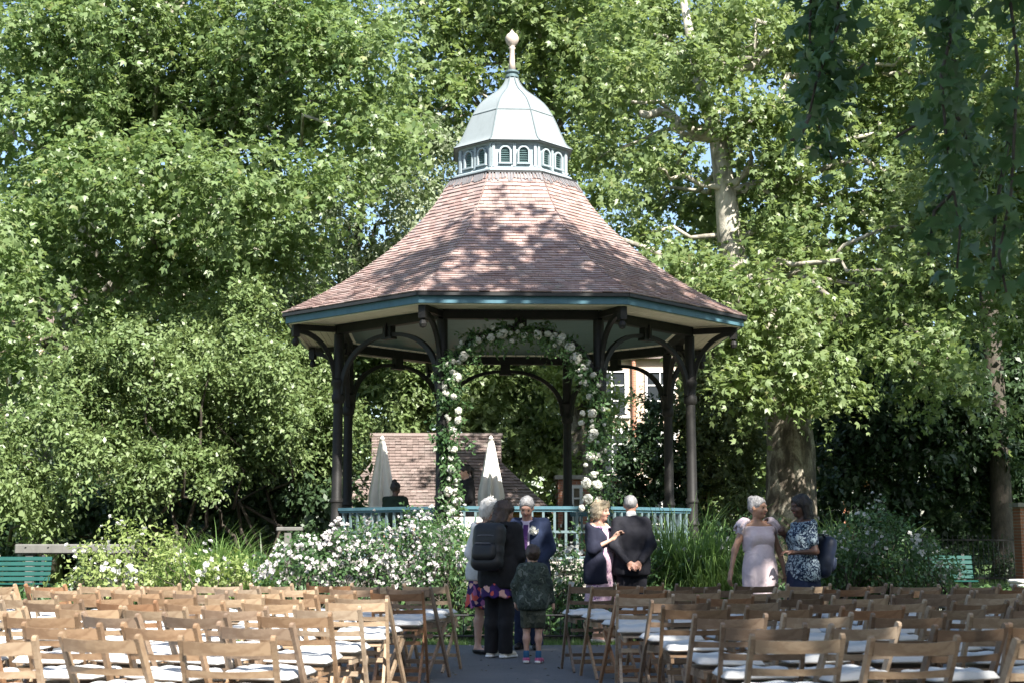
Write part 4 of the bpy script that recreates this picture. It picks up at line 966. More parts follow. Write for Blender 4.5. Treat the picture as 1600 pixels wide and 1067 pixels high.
HD = [(-1.13, 1.62, 1), (-1.05, 1.80, 0), (-1.18, 1.95, 0), (-1.06, 2.12, 2), (-1.14, 2.3, 1), (-1.10, 2.62, 0), (-1.10, 2.95, 2), (-1.03, 3.1, 1), (-1.03, 3.25, 1), (-1.22, 3.16, 2), (-1.10, 3.48, 0), (-1.26, 3.55, 2), (-1.06, 3.80, 0), (-1.12, 3.88, 1), (-1.02, 4.05, 2), (-0.95, 4.15, 0), (-0.98, 4.36, 2), (-0.72, 4.44, 2),
      (-0.50, 4.45, 1), (-0.32, 4.52, 0), (-0.16, 4.40, 2), (0.05, 4.50, 1), (0.28, 4.50, 0), (0.44, 4.52, 1), (0.55, 4.34, 2), (0.66, 4.44, 1), (0.80, 4.30, 0), (0.90, 4.12, 0), (1.02, 3.98, 2), (1.10, 4.05, 2), (1.18, 3.85, 1), (1.06, 3.72, 2), (1.12, 3.50, 0), (1.00, 3.22, 2), (1.16, 3.22, 0), (0.98, 3.06, 1), (1.18, 2.88, 0), (1.14, 2.80, 1), (1.13, 2.52, 1), (1.26, 2.54, 2), (1.05, 2.38, 2), (1.18, 2.22, 2), (1.05, 2.08, 0), (1.24, 2.05, 1), (1.08, 1.82, 0), (1.22, 1.80, 2), (0.98, 1.68, 1)]
for i, (x, z, kd) in enumerate(HD):
    o = link('flower_head', heads[kd], gar); o.location = (x, -(apf + 0.23), z); o.rotation_euler = (rn.uniform(-.5, .5), rn.uniform(-3, 3), rn.uniform(-.4, .4)); s_ = rn.uniform(0.62, 1.08); o.scale = (s_ * rn.uniform(.85, 1.15), s_, s_ * rn.uniform(.85, 1.15))
for i in range(46):
    t = rn.uniform(0.2, len(path) - 1.2); q = path[int(t)].lerp(path[int(t) + 1], t % 1); o = link('flower_head', heads[2], gar); s_ = rn.uniform(0.5, 1.0); o.scale = (s_, s_, s_)
    o.location = q + Vector((rn.uniform(-.11, .11), -0.10 - rn.uniform(0, .05), rn.uniform(-.10, .10))); o.rotation_euler = (rn.uniform(-.5, .5), rn.uniform(-3, 3), rn.uniform(-.4, .4))

# ================================================================== parasols, table
def parasol(label, u, Y, ztop):
    x = at(u, 700, Y).x; root = empty('parasol', (x, Y, 0)); tag(root, label, 'parasol', 'closed white parasols')
    b_ = MB(); b_.lathe([(0.25, 0), (0.25, 0.05), (0.05, 0.09), (0.03, 0.3)], 16); b_.build('base', M['black_metal'], root)
    b_ = MB(); b_.tube([(0, 0, 0.05), (0, 0, ztop + 0.05)], 0.022, 8); b_.build('pole', M['grey_wood'], root)
    n = 72; vs = []; H0 = ztop; ks = 18
    for i in range(ks + 1):
        t = i / ks; z = H0 - 0.02 - t * (H0 - 1.3); r0 = 0.06 + 0.27 * t ** 0.85
        for j in range(n):
            a = 2 * math.pi * j / n; f_ = 1 + 0.36 * min(1, 1.6 * t) * math.cos(8 * a + 0.9 * t) + 0.14 * t * math.cos(3 * a + 2 * t) + 0.06 * math.cos(13 * a + 5 * t) * t - 0.22 * math.exp(-((t - 0.72) / 0.07) ** 2)
            vs.append((r0 * f_ * math.cos(a), r0 * f_ * math.sin(a), z + 0.05 * t * math.cos(8 * a)))
    fs = [(i * n + j, i * n + (j + 1) % n, (i + 1) * n + (j + 1) % n, (i + 1) * n + j) for i in range(ks) for j in range(n)] + [tuple(range(n))]
    b_ = MB().add(vs, fs); b_.build('canopy', M['cloth_white'], root, True)
    zt_ = H0 - 0.02 - 0.72 * (H0 - 1.3); b_ = MB(); b_.lathe([(0.235, zt_ - 0.03), (0.245, zt_), (0.235, zt_ + 0.03)], 24, cap=False); b_.build('tie', M['cloth_white'], root, True)
    b_ = MB(); b_.lathe([(0.05, H0 - 0.03), (0.06, H0), (0.03, H0 + 0.05), (0.0, H0 + 0.07)], 10); b_.build('cap', M['cloth_white'], root, True)
parasol('closed white parasol seen through the left bay', 597, 33.0, 3.46); parasol('closed white parasol just right of the dark haired woman', 767, 33.2, 3.48)
tx = at(735, 820, 24.6); tbl = empty('trestle_table', (tx.x, 24.6, FLOOR + 0.014)); tag(tbl, 'small trestle table behind the front handrail', 'table')
b_ = MB(); b_.box((0, 0, 0.71), (1.0, 0.55, 0.03)); b_.build('table_top', M['grey_wood'], tbl)
for sx in (-0.45, 0.45):
    for sy in (-0.22, 0.22):
        b_ = MB(); b_.box((sx, sy, 0.35), (0.04, 0.04, 0.69)); b_.build('leg', M['grey_wood'], tbl)
n = 72; vs = []
for i in range(7):
    t = i / 6
    for j in range(n):
        a = 2 * math.pi * j / n; cx, sx = math.cos(a), math.sin(a); q = (abs(cx) ** 8 + abs(sx) ** 8) ** (-1 / 8)
        e = 0.02 + 0.035 * t * (1 + math.sin(9 * a) * 0.8) if i > 0 else 0.0
        vs.append((q * cx * (0.5 + e), q * sx * (0.275 + e), 0.737 if i == 0 else 0.735 - 0.32 * t + 0.02 * t * math.sin(4 * a)))
fs = [(i * n + j, (i + 1) * n + j, (i + 1) * n + (j + 1) % n, i * n + (j + 1) % n) for i in range(6) for j in range(n)] + [tuple(range(n))]
tc = MB().add(vs, fs).build('tablecloth', M['cloth_white'], None, True); tc.location = tbl.location; tag(tc, 'short white cloth over the table behind the handrail', 'tablecloth')

# ================================================================== benches, beam, low railing, table at right
def bench(label, u, v, Y, W, rz):
    x = at(u, v, Y).x; root = empty('park_bench', (x, Y, 0), rz); tag(root, label, 'bench', 'green park benches')
    for i in range(5):
        b_ = MB(); z = 0.50 + 0.085 * i; b_.box((0, 0.20 + 0.025 * i, z), (W, 0.025, 0.07), (R(-14), 0, 0)); bevel(b_.build('back_slat', M['bench'], root), 0.006)
    for i in range(5):
        b_ = MB(); b_.box((0, -0.22 + 0.09 * i, 0.43 - 0.006 * i), (W, 0.075, 0.03)); bevel(b_.build('seat_slat', M['bench'], root), 0.006)
    for sx in (-W / 2 + 0.15, W / 2 - 0.15):
        b_ = MB(); b_.sweep([(sx, -0.24, 0), (sx, -0.22, 0.25), (sx, -0.24, 0.41)], 0.05, 0.05, (1, 0, 0)); b_.sweep([(sx, 0.26, 0), (sx, 0.20, 0.3), (sx, 0.22, 0.45), (sx, 0.33, 0.90)], 0.05, 0.05, (1, 0, 0)); b_.bar((sx, -0.26, 0.395), (sx, 0.22, 0.385), 0.05, 0.04)
        b_.build('end_frame', M['black_metal'], root)
bench('green slatted bench at the left edge of the lawn', -10, 890, 24.5, 1.8, 0.10); bench('green slatted bench at the right end of the flower bed', 1470, 890, 26.0, 1.2, -0.12)
q = at(95, 857, 25.5); beam = empty('timber_beam', (q.x, 25.5, 0)); tag(beam, 'weathered grey timber beam on posts behind the left shrubs', 'beam')
b_ = MB(); b_.box((0.3, 0, q.z), (2.2, 0.14, 0.17)); bevel(b_.build('beam', M['grey_wood'], beam), 0.02)
for sx in (-0.55, 1.2):
    b_ = MB(); b_.box((sx, 0.05, (q.z - 0.09) / 2), (0.13, 0.12, q.z - 0.09)); b_.build('post', M['grey_wood'], beam)
for du in (-0.6, -0.2, 0.55):
    b_ = MB(); b_.lathe([(0.0, -0.01), (0.02, 0.0), (0.0, 0.01)], 6, (du, -0.075, q.z + 0.03)); b_.build('bolt', M['black_metal'], beam)
q = at(450, 826, 24.0); cb = empty('timber_beam', (q.x, 24.0, 0)); tag(cb, 'short pale timber beam half hidden behind the white roses', 'beam')
b_ = MB(); b_.box((0.03, 0, q.z), (0.44, 0.12, 0.07)); bevel(b_.build('beam', M['grey_wood'], cb), 0.015)
b_ = MB(); b_.box((0.0, 0.03, (q.z - 0.055) / 2), (0.11, 0.1, q.z - 0.055)); b_.build('post', M['grey_wood'], cb)
# low iron railing along the front of the bed
lr = empty('low_railing', (BC.x, BC.y, 0)); tag(lr, 'knee high black iron railing along the front of the flower bed', 'railing')
rr_ = 9.52
for z, nm in ((0.31, 'top_rail'), (0.07, 'bottom_rail')):
    b_ = MB(); b_.tube([(rr_ * math.sin(R(a)), -rr_ * math.cos(R(a)), z) for a in range(-38, 39, 2)], 0.014, 6); b_.build(nm, M['black_metal'], lr, True)
bar = MB().tube([(0, 0, 0), (0, 0, 0.31)], 0.007, 5).mesh('bar'); bar.materials.append(M['black_metal'])
for i in range(100):
    a = R(-38 + 76 * i / 99); o = link('bar', bar, lr); o.location = (rr_ * math.sin(a), -rr_ * math.cos(a), 0)
# tall railings and brick pier far right
q0 = at(1290, 900, 37); q1 = at(1640, 900, 37); fr = empty('iron_railings', (q0.x, 37, 0)); tag(fr, 'black iron railings in the shade beyond the right lawn', 'railings')
W = q1.x - q0.x; zt = at(0, 838, 37).z
for z in (0.15, 1.12):
    b_ = MB(); b_.box((W / 2, 0, z), (W, 0.03, 0.04)); b_.build('rail', M['black_metal'], fr)
bar = MB().tube([(0, 0, 0), (0, 0, 1.2), (0, 0, 1.27)], [0.011, 0.011, 0.001], 5).mesh('bar'); bar.materials.append(M['black_metal'])
for i in range(int(W / 0.13)):
    o = link('bar', bar, fr); o.location = (0.13 * i + 0.05, 0.002, 0)
hd = shrub('hedge', 'dark clipped hedge behind the right railings', ((q0.x + q1.x) / 2, 38, 0), [(np.array((q0.x + 0.8 + 1.1 * i, 38, 0.5)), (0.75, 0.5, 0.6)) for i in range(6)], M['leaf_dark'], 510, per=9, leaf=0.07, tl=0.22, cat='hedge', stems=5, sr=0.03)
q = at(1598, 870, 34); bp = empty('brick_gate_pier', (q.x + 0.3, 34, 0)); tag(bp, 'reddish brick gate pier at the right edge', 'pier')
b_ = MB(); b_.box((0, 0, 0.95), (0.8, 0.5, 1.9)); b_.build('pier', M['brick_red'], bp); b_ = MB(); b_.box((0, 0, 1.95), (0.92, 0.62, 0.1)); b_.build('coping', M['stone'], bp)
q = at(1600, 925, 22.5); st = empty('side_table', (q.x + 0.15, 22.5, 0)); tag(st, 'small dark table at the right edge of the picture', 'table')
b_ = MB(); b_.box((0, 0, 0.36), (0.75, 0.6, 0.04)); b_.build('table_top', M['black_metal'], st)
for sx in (-0.33, 0.33):
    for sy in (-0.25, 0.25):
        b_ = MB(); b_.box((sx, sy, 0.17), (0.04, 0.04, 0.34)); b_.build('leg', M['black_metal'], st)
for i, nm in enumerate(('bottom', 'middle', 'top')):
    n = 40; vs = []
    for z, e in ((0, -0.02), (0.015, 0.0), (0.045, 0.0), (0.058, -0.025)):
        for j in range(n):
            a = 2 * math.pi * j / n; cx, sx = math.cos(a), math.sin(a); qq = (abs(cx) ** 6 + abs(sx) ** 6) ** (-1 / 6) * (1 + 0.02 * math.sin(7 * a + i))
            vs.append((qq * cx * (0.30 + e), qq * sx * (0.22 + e), z))
    fs = [(k * n + j, k * n + (j + 1) % n, (k + 1) * n + (j + 1) % n, (k + 1) * n + j) for k in range(3) for j in range(n)] + [tuple(range(n - 1, -1, -1)), tuple(3 * n + j for j in range(n))]
    o = MB().add(vs, fs).build('folded_cloth', M['cloth_white'], None, True); o.location = (st.location.x - 0.02 * i, 22.5, 0.384 + 0.060 * i); o.rotation_euler = (0, 0, 0.1 * i); tag(o, 'folded white cloth on the dark table at right, %s of three' % nm, 'cloth', 'folded white cloths')

# ================================================================== cafe hut behind, far houses
hutY = 41.0
def hx(u, v, Y=hutY): return at(u, v, Y)
e0, e1 = hx(516, 800), hx(866, 800); r0_, r1_ = hx(581, 682, 43.2), hx(783, 682, 43.2); h0, h1 = hx(581, 722, 42.2), hx(783, 722, 42.2)
hut = empty('cafe_hut', ((e0.x + e1.x) / 2, hutY, 0)); tag(hut, 'park hut with weathered tiled gablet roof behind the bandstand', 'hut'); ho = Vector(hut.location)
b_ = MB(); wx = (e1.x - e0.x) / 2 - 0.3
b_.box((0, 2.4, e0.z / 2), (2 * wx, 4.2, e0.z - 0.02)); b_.build('wall', M['brick_red'], hut)
b_ = MB(); b_.add([e0 - ho + Vector((0.02, .05, -.02)), e1 - ho + Vector((-.02, .05, -.02)), h1 - ho + Vector((0, .05, -.03)), r1_ - ho + Vector((0, .05, -.04)), r0_ - ho + Vector((0, .05, -.04)), h0 - ho + Vector((0, .05, -.03)),
       Vector((e0.x - ho.x, 5.0, e0.z - .02)), Vector((e1.x - ho.x, 5.0, e1.z - .02)), Vector((h1.x - ho.x, 4.0, h1.z)), Vector((h0.x - ho.x, 4.0, h0.z))],
      [(0, 1, 2, 5), (5, 2, 3, 4), (1, 7, 8, 2), (6, 0, 5, 9), (4, 3, 8, 9), (9, 8, 7, 6), (2, 8, 3), (5, 4, 9)]); hr = b_.build('roof', M['tile_old'], hut)
b_ = MB(); rn = random.Random(6); nc = 25
for i in range(nc):
    t0_, t1_ = i / nc, (i + 1.25) / nc
    def edge(t, side):
        lo, mid, hi = (e0, h0, r0_) if side == 0 else (e1, h1, r1_)
        z = e0.z + (r0_.z - e0.z) * t
        if z <= mid.z: return lo.lerp(mid, (z - lo.z) / (mid.z - lo.z))
        return mid.lerp(hi, min((z - mid.z) / (hi.z - mid.z), 1))
    aL, aR, bL, bR = edge(t0_, 0), edge(t0_, 1), edge(min(t1_, 1), 0), edge(min(t1_, 1), 1)
    nt_iles = max(1, int((aR.x - aL.x) / 0.17))
    for j in range(nt_iles):
        f0, f1 = j / nt_iles, (j + 0.97) / nt_iles; lf = 0.02 + rn.uniform(0, 0.018)
        P = [aL.lerp(aR, f0) + Vector((0, -lf - .02, lf)), aL.lerp(aR, f1) + Vector((0, -lf - .02, lf)), bL.lerp(bR, f1) + Vector((0, -.02, 0.01)), bL.lerp(bR, f0) + Vector((0, -.02, 0.01))]
        P = [p_ - ho for p_ in P] + [p_ - ho + Vector((0, 0.015, -0.018)) for p_ in P]
        b_.add(P, [(0, 1, 2, 3), (7, 6, 5, 4), (0, 4, 5, 1), (1, 5, 6, 2), (3, 7, 4, 0)])
tag(b_.build('roof_tiles', M['tile_old'], hr), kind='stuff')
b_ = MB(); b_.tube([r0_ - ho + Vector((-.05, 0, .03)), r1_ - ho + Vector((.05, 0, .03))], 0.09, 8); b_.build('ridge', M['tile_old'], hr)

def window(parent, x, y, z, w_, h_, bars=(2, 3)):
    f_ = MB()
    f_.box((x, y - 0.03, z + h_ / 2 - 0.05), (w_, 0.08, 0.1)); f_.box((x, y - 0.05, z - h_ / 2 - 0.03), (w_ + 0.2, 0.14, 0.09))
    for sx in (-1, 1): f_.box((x + sx * (w_ / 2 - 0.05), y - 0.03, z), (0.1, 0.08, h_ - 0.21))
    for i in range(1, bars[0]): f_.box((x - w_ / 2 + w_ * i / bars[0], y - 0.02, z), (0.05, 0.05, h_ - 0.2))
    for i in range(1, bars[1]): f_.box((x, y - 0.021, z - h_ / 2 + h_ * i / bars[1]), (w_ - 0.2, 0.045, 0.05))
    o = f_.build('window', M['white_paint'], parent)
    g_ = MB(); g_.box((x, y + 0.0, z), (w_ - 0.1, 0.02, h_ - 0.1)); g_.build('pane', M['glass'], o)
# brick lodge right of the hut
q0, q1 = at(872, 748, 43.5), at(975, 748, 43.5); lod = empty('brick_lodge', (q0.x, 43.5, 0)); tag(lod, 'low brick lodge with white windows behind the right bay', 'building')
W = q1.x - q0.x; b_ = MB(); b_.box((W / 2, 1.5, q0.z / 2), (W, 3, q0.z)); b_.build('wall', M['brick_red'], lod)
b_ = MB(); b_.box((W / 2, 1.5, q0.z + 0.06), (W + 0.2, 3.2, 0.12)); b_.build('coping', M['stone'], lod)
for x in (0.45, 1.45): window(lod, x, 0, 2.15, 0.6, 1.2)
# far houses
def house(label, x0, x1, Y, H, mat, wins, storey=3.0, name='town_house', pipe=None):
    h_ = empty(name, (x0, Y, 0)); tag(h_, label, 'house', 'houses beyond the park'); W = x1 - x0
    b_ = MB(); b_.box((W / 2, 4, H / 2), (W, 8, H)); b_.build('wall', mat, h_)
    b_ = MB(); b_.add([(-.3, -.3, H), (W + .3, -.3, H), (W + .3, 8.3, H), (-.3, 8.3, H), (W / 2 - W * .2, 4, H + 3), (W / 2 + W * .2, 4, H + 3)], [(0, 1, 5, 4), (1, 2, 5), (2, 3, 4, 5), (3, 0, 4), (3, 2, 1, 0)]); rf = b_.build('roof', M['tile_old'], h_)
    for zz in wins[1]:
        for xx in wins[0]: window(h_, xx * W, 0, zz, 1.25, 1.9)
        b_ = MB(); b_.box((W / 2, -0.03, zz - 1.55), (W, 0.06, 0.22)); b_.build('string_course', M['white_paint'], h_)
    if pipe:
        b_ = MB(); b_.tube([(pipe * W, -0.12, 0), (pipe * W, -0.12, H)], 0.09, 8); b_.build('downpipe', M['brick_red'], h_)
    for sx in (0.15, 0.85):
        b_ = MB(); b_.box((sx * W, 4, H + 1.9), (0.9, 0.9, 1.6)); b_.build('chimney', M['brick_red'], rf)
house('pale peach brick house seen through the right bay of the bandstand', at(930, 600, 58).x, at(1060, 600, 58).x, 58, 8.4, M['brick_peach'], ((0.2, 0.78), (2.0, 4.6, 7.0)), pipe=0.46)
house('red brick house with white bands glimpsed above the plane trunk', at(1200, 600, 62).x, at(1420, 600, 62).x, 62, 8.8, M['brick_red'], ((0.15, 0.4, 0.65, 0.88), (2.0, 4.6, 7.2)))
house('pale brick house glimpsed at the far left edge', at(-260, 600, 60).x, at(110, 600, 60).x, 60, 10, M['brick_peach'], ((0.2, 0.5, 0.8, 0.95), (2.4, 5.6, 8.4)))

# ================================================================== folding chairs
CW = 0.42
def chair_proto():
    root = empty('folding_chair')
    hwx = CW / 2
    def post(sx):
        b_ = MB(); a = Vector((sx * hwx, -0.185, 0.785)); e = Vector((sx * hwx, 0.205, 0.0))
        pts = [a + (a - e).normalized() * 0.012, a, a.lerp(e, .3), a.lerp(e, .6), e]
        b_.sweep(pts, 0.021, [0.020, 0.034, 0.036, 0.036, 0.030], (1, 0, 0)); return b_
    for sx in (-1, 1): post(sx).build('post', M['chair_wood'], root)
    for sx in (-1, 1):
        b_ = MB(); b_.sweep([(sx * (hwx - 0.028), 0.17, 0.455), (sx * (hwx - 0.028), -0.02, 0.225), (sx * (hwx - 0.028), -0.215, 0.0)], 0.020, 0.032, (1, 0, 0)); b_.build('leg', M['chair_wood'], root)
    def slat(z0, z1, bow, name, th=0.016):
        b_ = MB(); n = 8; vs = []; zc = (z0 + z1) / 2
        for i in range(n + 1):
            x = -hwx + 0.012 + (CW - 0.024) * i / n; bw = -bow * math.sin(math.pi * i / n); dp_ = 0.006 * math.sin(math.pi * i / n)
            for z in (z0, z1):
                yy = -0.178 + (0.74 - zc) * 0.497 - (z - zc) * 0.25 + bw
                vs += [(x, yy - th / 2, z - (dp_ if z == z1 else 0)), (x, yy + th / 2, z - (dp_ if z == z1 else 0))]
        fs = []
        for i in range(n):
            a = 4 * i; fs += [(a, a + 4, a + 6, a + 2), (a + 1, a + 3, a + 7, a + 5), (a + 2, a + 6, a + 7, a + 3), (a, a + 1, a + 5, a + 4)]
        fs += [(0, 2, 3, 1), (4 * n, 4 * n + 1, 4 * n + 3, 4 * n + 2)]
        b_.add(vs, fs); b_.build(name, M['chair_wood'], root, False)
    slat(0.710, 0.772, 0.030, 'back_slat', 0.014); slat(0.606, 0.642, 0.024, 'back_slat', 0.014)
    for sx in (-1, 1):
        b_ = MB(); b_.box((sx * (hwx - 0.052), 0.0, 0.455), (0.02, 0.40, 0.035)); b_.build('seat_rail', M['chair_wood'], root)
    for i in range(5):
        b_ = MB(); b_.box((0, -0.17 + 0.085 * i, 0.479), (CW - 0.075, 0.07, 0.012)); b_.build('seat_slat', M['chair_wood'], root)
    b_ = MB(); b_.bar((-hwx + 0.02, 0.135, 0.13), (hwx - 0.02, 0.135, 0.13), 0.016, 0.03); b_.build('stretcher', M['chair_wood'], root)
    b_ = MB(); b_.bar((-hwx + 0.03, -0.135, 0.09), (hwx - 0.03, -0.135, 0.09), 0.018, 0.04); b_.build('stretcher', M['chair_wood'], root)
    b_ = MB(); b_.bar((-hwx + 0.03, -0.075, 0.37), (hwx - 0.03, -0.075, 0.37), 0.016, 0.03); b_.build('stretcher', M['chair_wood'], root)
    # tied seat pad
    n = 16; vs = []; rg = np.random.default_rng(9)
    def pad(i, j, top):
        u, v = -1 + 2 * i / n, -1 + 2 * j / n
        e = (1 - abs(u) ** 6) * (1 - abs(v) ** 6); tuft = 0.012 * (math.cos(2.2 * math.pi * u) + math.cos(2.2 * math.pi * v))
        px_ = u * 0.195 * (1 - 0.03 * v * v); py_ = v * 0.19 * (1 - 0.03 * u * u)
        return (px_, py_, 0.492 + (0.020 + (0.030 + 0.5 * tuft) * e ** 0.45 if top else 0.012 - 0.010 * e ** 0.5))
    for top in (0, 1):
        for i in range(n + 1):
            for j in range(n + 1): vs.append(pad(i, j, top))
    m = (n + 1) ** 2; fs = []
    for i in range(n):
        for j in range(n):
            a = i * (n + 1) + j; fs.append((a, a + 1, a + n + 2, a + n + 1)); fs.append((m + a, m + a + n + 1, m + a + n + 2, m + a + 1))
    ring = [i * (n + 1) for i in range(n + 1)] + [n * (n + 1) + j for j in range(1, n + 1)] + [i * (n + 1) + n for i in range(n - 1, -1, -1)] + [j for j in range(n - 1, 0, -1)]
    fs += [(ring[i], ring[(i + 1) % len(ring)], m + ring[(i + 1) % len(ring)], m + ring[i]) for i in range(len(ring))]
    MB().add(vs, fs).build('cushion', M['cushion'], root, True)
    return root
proto = chair_proto(); first = True
rn = random.Random(90)
ROWS = [13.55, 12.72, 11.88, 11.02, 10.18, 9.32, 8.45, 7.58, 6.70]
AIS = [0.50, 0.62, 0.74, 0.84, 0.92, 0.97, 1.02, 1.04, 1.08]
RN = ['front row', 'second row', 'third row', 'fourth row', 'fifth row', 'sixth row', 'seventh row', 'eighth row', 'nearest row']
ON = ['beside the aisle', 'second from the aisle', 'third from the aisle', 'fourth from the aisle', 'fifth from the aisle', 'sixth from the aisle', 'seventh from the aisle', 'eighth from the aisle', 'ninth from the aisle', 'tenth from the aisle', 'eleventh from the aisle']
TONES = [(0.34, 0.245, 0.16), (0.29, 0.195, 0.122), (0.39, 0.295, 0.205), (0.29, 0.165, 0.092), (0.20, 0.14, 0.095), (0.36, 0.275, 0.19), (0.42, 0.335, 0.25), (0.25, 0.185, 0.135)]
for side, sn in ((-1, 'left'), (1, 'right')):
    for ri, y in enumerate(ROWS):
        x = AIS[ri] + CW / 2; i = 0
        while x - 0.3 < 0.362 * (y - 0.3) and i < 11:
            X = side * x; yy = y + 0.10 * (i * 0.25) * (-1 if side < 0 else -1) * 0.5 + rn.uniform(-0.12, 0.12)
            c = proto if first else copy_obj(proto)
            if not first:
                for ch in proto.children: copy_obj(ch, c)
            first = False
            c.location = (X + rn.uniform(-.04, .04), yy, 0.007)
            c.rotation_euler = (0, 0, (R(-13) if side < 0 else R(11)) + R(rn.gauss(0, 7.0)))
            tn = rn.choice(TONES); j_ = rn.uniform(0.78, 1.26); col = tuple(t * j_ for t in tn)
            for ch in c.children:
                jj = rn.uniform(0.86, 1.12); ch.color = (*[t * jj for t in col], 1)
                if ch.name.startswith('cushion'):
                    ch.rotation_euler = (R(rn.uniform(-1.2, 1.2)), R(rn.uniform(-1.2, 1.2)), R(rn.uniform(-6, 6))); ch.location = (rn.uniform(-.012, .012), rn.uniform(-.015, .015), 0.012)
            tag(c, 'wooden folding chair with white cushion, %s block, %s, %s' % (sn, RN[ri], ON[i]), 'chair', 'folding chairs set out in rows')
            x += 0.485 + rn.uniform(0, 0.05); i += 1
# ================================================================== people (signed distance bodies, one continuous mesh each)
def rotm(yaw=0, pitch=0, roll=0):
    return Euler((pitch, roll, yaw), 'XYZ').to_matrix()
def smin(a, b, k):
    h = np.maximum(k - np.abs(a - b), 0) / k
    return np.minimum(a, b) - h * h * k * 0.25
def sdf_mesh(name, prims, res=0.012, k=0.03, clips=(), subs=(), smooth_it=1, rough=0.0, folds=0.0):
    """prims: ('c', a, b, ra, rb[, k]) tapered capsules or ('e', centre, radii, Matrix|None[, k])"""
    lo = np.full(3, 1e9); hi = -lo
    boxes = []
    for p in prims:
        if p[0] == 'c':
            a, b = np.array(p[1], float), np.array(p[2], float); r = max(p[3], p[4]); l, h = np.minimum(a, b) - r, np.maximum(a, b) + r
        else:
            c = np.array(p[1], float); r = max(p[2]); l, h = c - r, c + r
        boxes.append((l, h)); lo = np.minimum(lo, l); hi = np.maximum(hi, h)
    lo = lo - 3 * res; hi = hi + 3 * res
    n = np.ceil((hi - lo) / res).astype(int) + 1
    F = np.full(n, 0.08, np.float32)
    ax = [lo[i] + res * np.arange(n[i]) for i in range(3)]
    def dist(p, X, Y, Z):
        if p[0] == 'c':
            a, b = np.array(p[1], float), np.array(p[2], float); ba = b - a; L2 = max(ba @ ba, 1e-9)
            px_, py_, pz_ = X - a[0], Y - a[1], Z - a[2]
            t = np.clip((px_ * ba[0] + py_ * ba[1] + pz_ * ba[2]) / L2, 0, 1)
            return np.sqrt((px_ - t * ba[0]) ** 2 + (py_ - t * ba[1]) ** 2 + (pz_ - t * ba[2]) ** 2) - (p[3] + (p[4] - p[3]) * t)
        c = p[1]; r = p[2]; px_, py_, pz_ = X - c[0], Y - c[1], Z - c[2]
        if p[3] is not None:
            m = np.array(p[3]); px_, py_, pz_ = (m[0, 0] * px_ + m[1, 0] * py_ + m[2, 0] * pz_, m[0, 1] * px_ + m[1, 1] * py_ + m[2, 1] * pz_, m[0, 2] * px_ + m[1, 2] * py_ + m[2, 2] * pz_)
        k0 = np.sqrt((px_ / r[0]) ** 2 + (py_ / r[1]) ** 2 + (pz_ / r[2]) ** 2); k1 = np.sqrt((px_ / r[0] ** 2) ** 2 + (py_ / r[1] ** 2) ** 2 + (pz_ / r[2] ** 2) ** 2)
        return k0 * (k0 - 1) / np.maximum(k1, 1e-6)
    def region(l, h, pad):
        i0 = np.maximum(((l - pad - lo) / res).astype(int), 0); i1 = np.minimum(((h + pad - lo) / res).astype(int) + 2, n)
        sl = tuple(slice(i0[i], i1[i]) for i in range(3))
        return sl, np.meshgrid(*[ax[i][sl[i]] for i in range(3)], indexing='ij', sparse=True)
    for p, (l, h) in zip(prims, boxes):
        kk = p[5] if (p[0] == 'c' and len(p) > 5) else (p[4] if (p[0] == 'e' and len(p) > 4) else k)
        sl, (X, Y, Z) = region(l, h, 0.06)
        F[sl] = smin(F[sl], dist(p, X, Y, Z).astype(np.float32), kk)
    for p in subs:
        c = np.array(p[1], float)
        if p[0] == 'c':
            b = np.array(p[2], float); r = max(p[3], p[4]); l, h = np.minimum(c, b) - r, np.maximum(c, b) + r
        else: r = max(p[2]); l, h = c - r, c + r
        sl, (X, Y, Z) = region(l, h, 0.06)
        F[sl] = -smin(-F[sl], dist(p, X, Y, Z).astype(np.float32), 0.012)
    if clips:
        X, Y, Z = np.meshgrid(*ax, indexing='ij', sparse=True)
        for pt, nr in clips:
            nr = np.array(nr, float); nr /= np.linalg.norm(nr)
            F = np.maximum(F, ((X - pt[0]) * nr[0] + (Y - pt[1]) * nr[1] + (Z - pt[2]) * nr[2]).astype(np.float32))
    # surface nets
    ins = F < 0
    c8 = np.zeros(np.array(n) - 1, int)
    for dx in (0, 1):
        for dy in (0, 1):
            for dz in (0, 1): c8 += ins[dx:n[0] - 1 + dx, dy:n[1] - 1 + dy, dz:n[2] - 1 + dz]
    cells = np.argwhere((c8 > 0) & (c8 < 8))
    idx = -np.ones(np.array(n) - 1, int); idx[tuple(cells.T)] = np.arange(len(cells))
    acc = np.zeros((len(cells), 3)); cnt = np.zeros(len(cells))
    corners = [(dx, dy, dz) for dx in (0, 1) for dy in (0, 1) for dz in (0, 1)]
    for a in corners:
        for d in range(3):
            if a[d] == 1: continue
            b = list(a); b[d] = 1
            fa = F[tuple((cells + a).T)]; fb = F[tuple((cells + b).T)]; m = (fa < 0) != (fb < 0)
            t = np.where(m, fa / np.where(m, fa - fb, 1), 0)
            q = np.array(a, float)[None].repeat(len(cells), 0); q[:, d] = t
            acc[m] += q[m]; cnt[m] += 1
    V = lo + res * (cells + acc / cnt[:, None])
    faces = []
    for d in range(3):
        e1, e2 = (d + 1) % 3, (d + 2) % 3
        sl0 = [slice(None)] * 3; sl1 = [slice(None)] * 3; sl0[d] = slice(0, -1); sl1[d] = slice(1, None)
        A, B = ins[tuple(sl0)], ins[tuple(sl1)]
        ed = np.argwhere(A != B); ed = ed[(ed[:, e1] > 0) & (ed[:, e2] > 0) & (ed[:, e1] < n[e1] - 1) & (ed[:, e2] < n[e2] - 1)]
        sgn = A[tuple(ed.T)]
        o1 = np.zeros(3, int); o1[e1] = 1; o2 = np.zeros(3, int); o2[e2] = 1
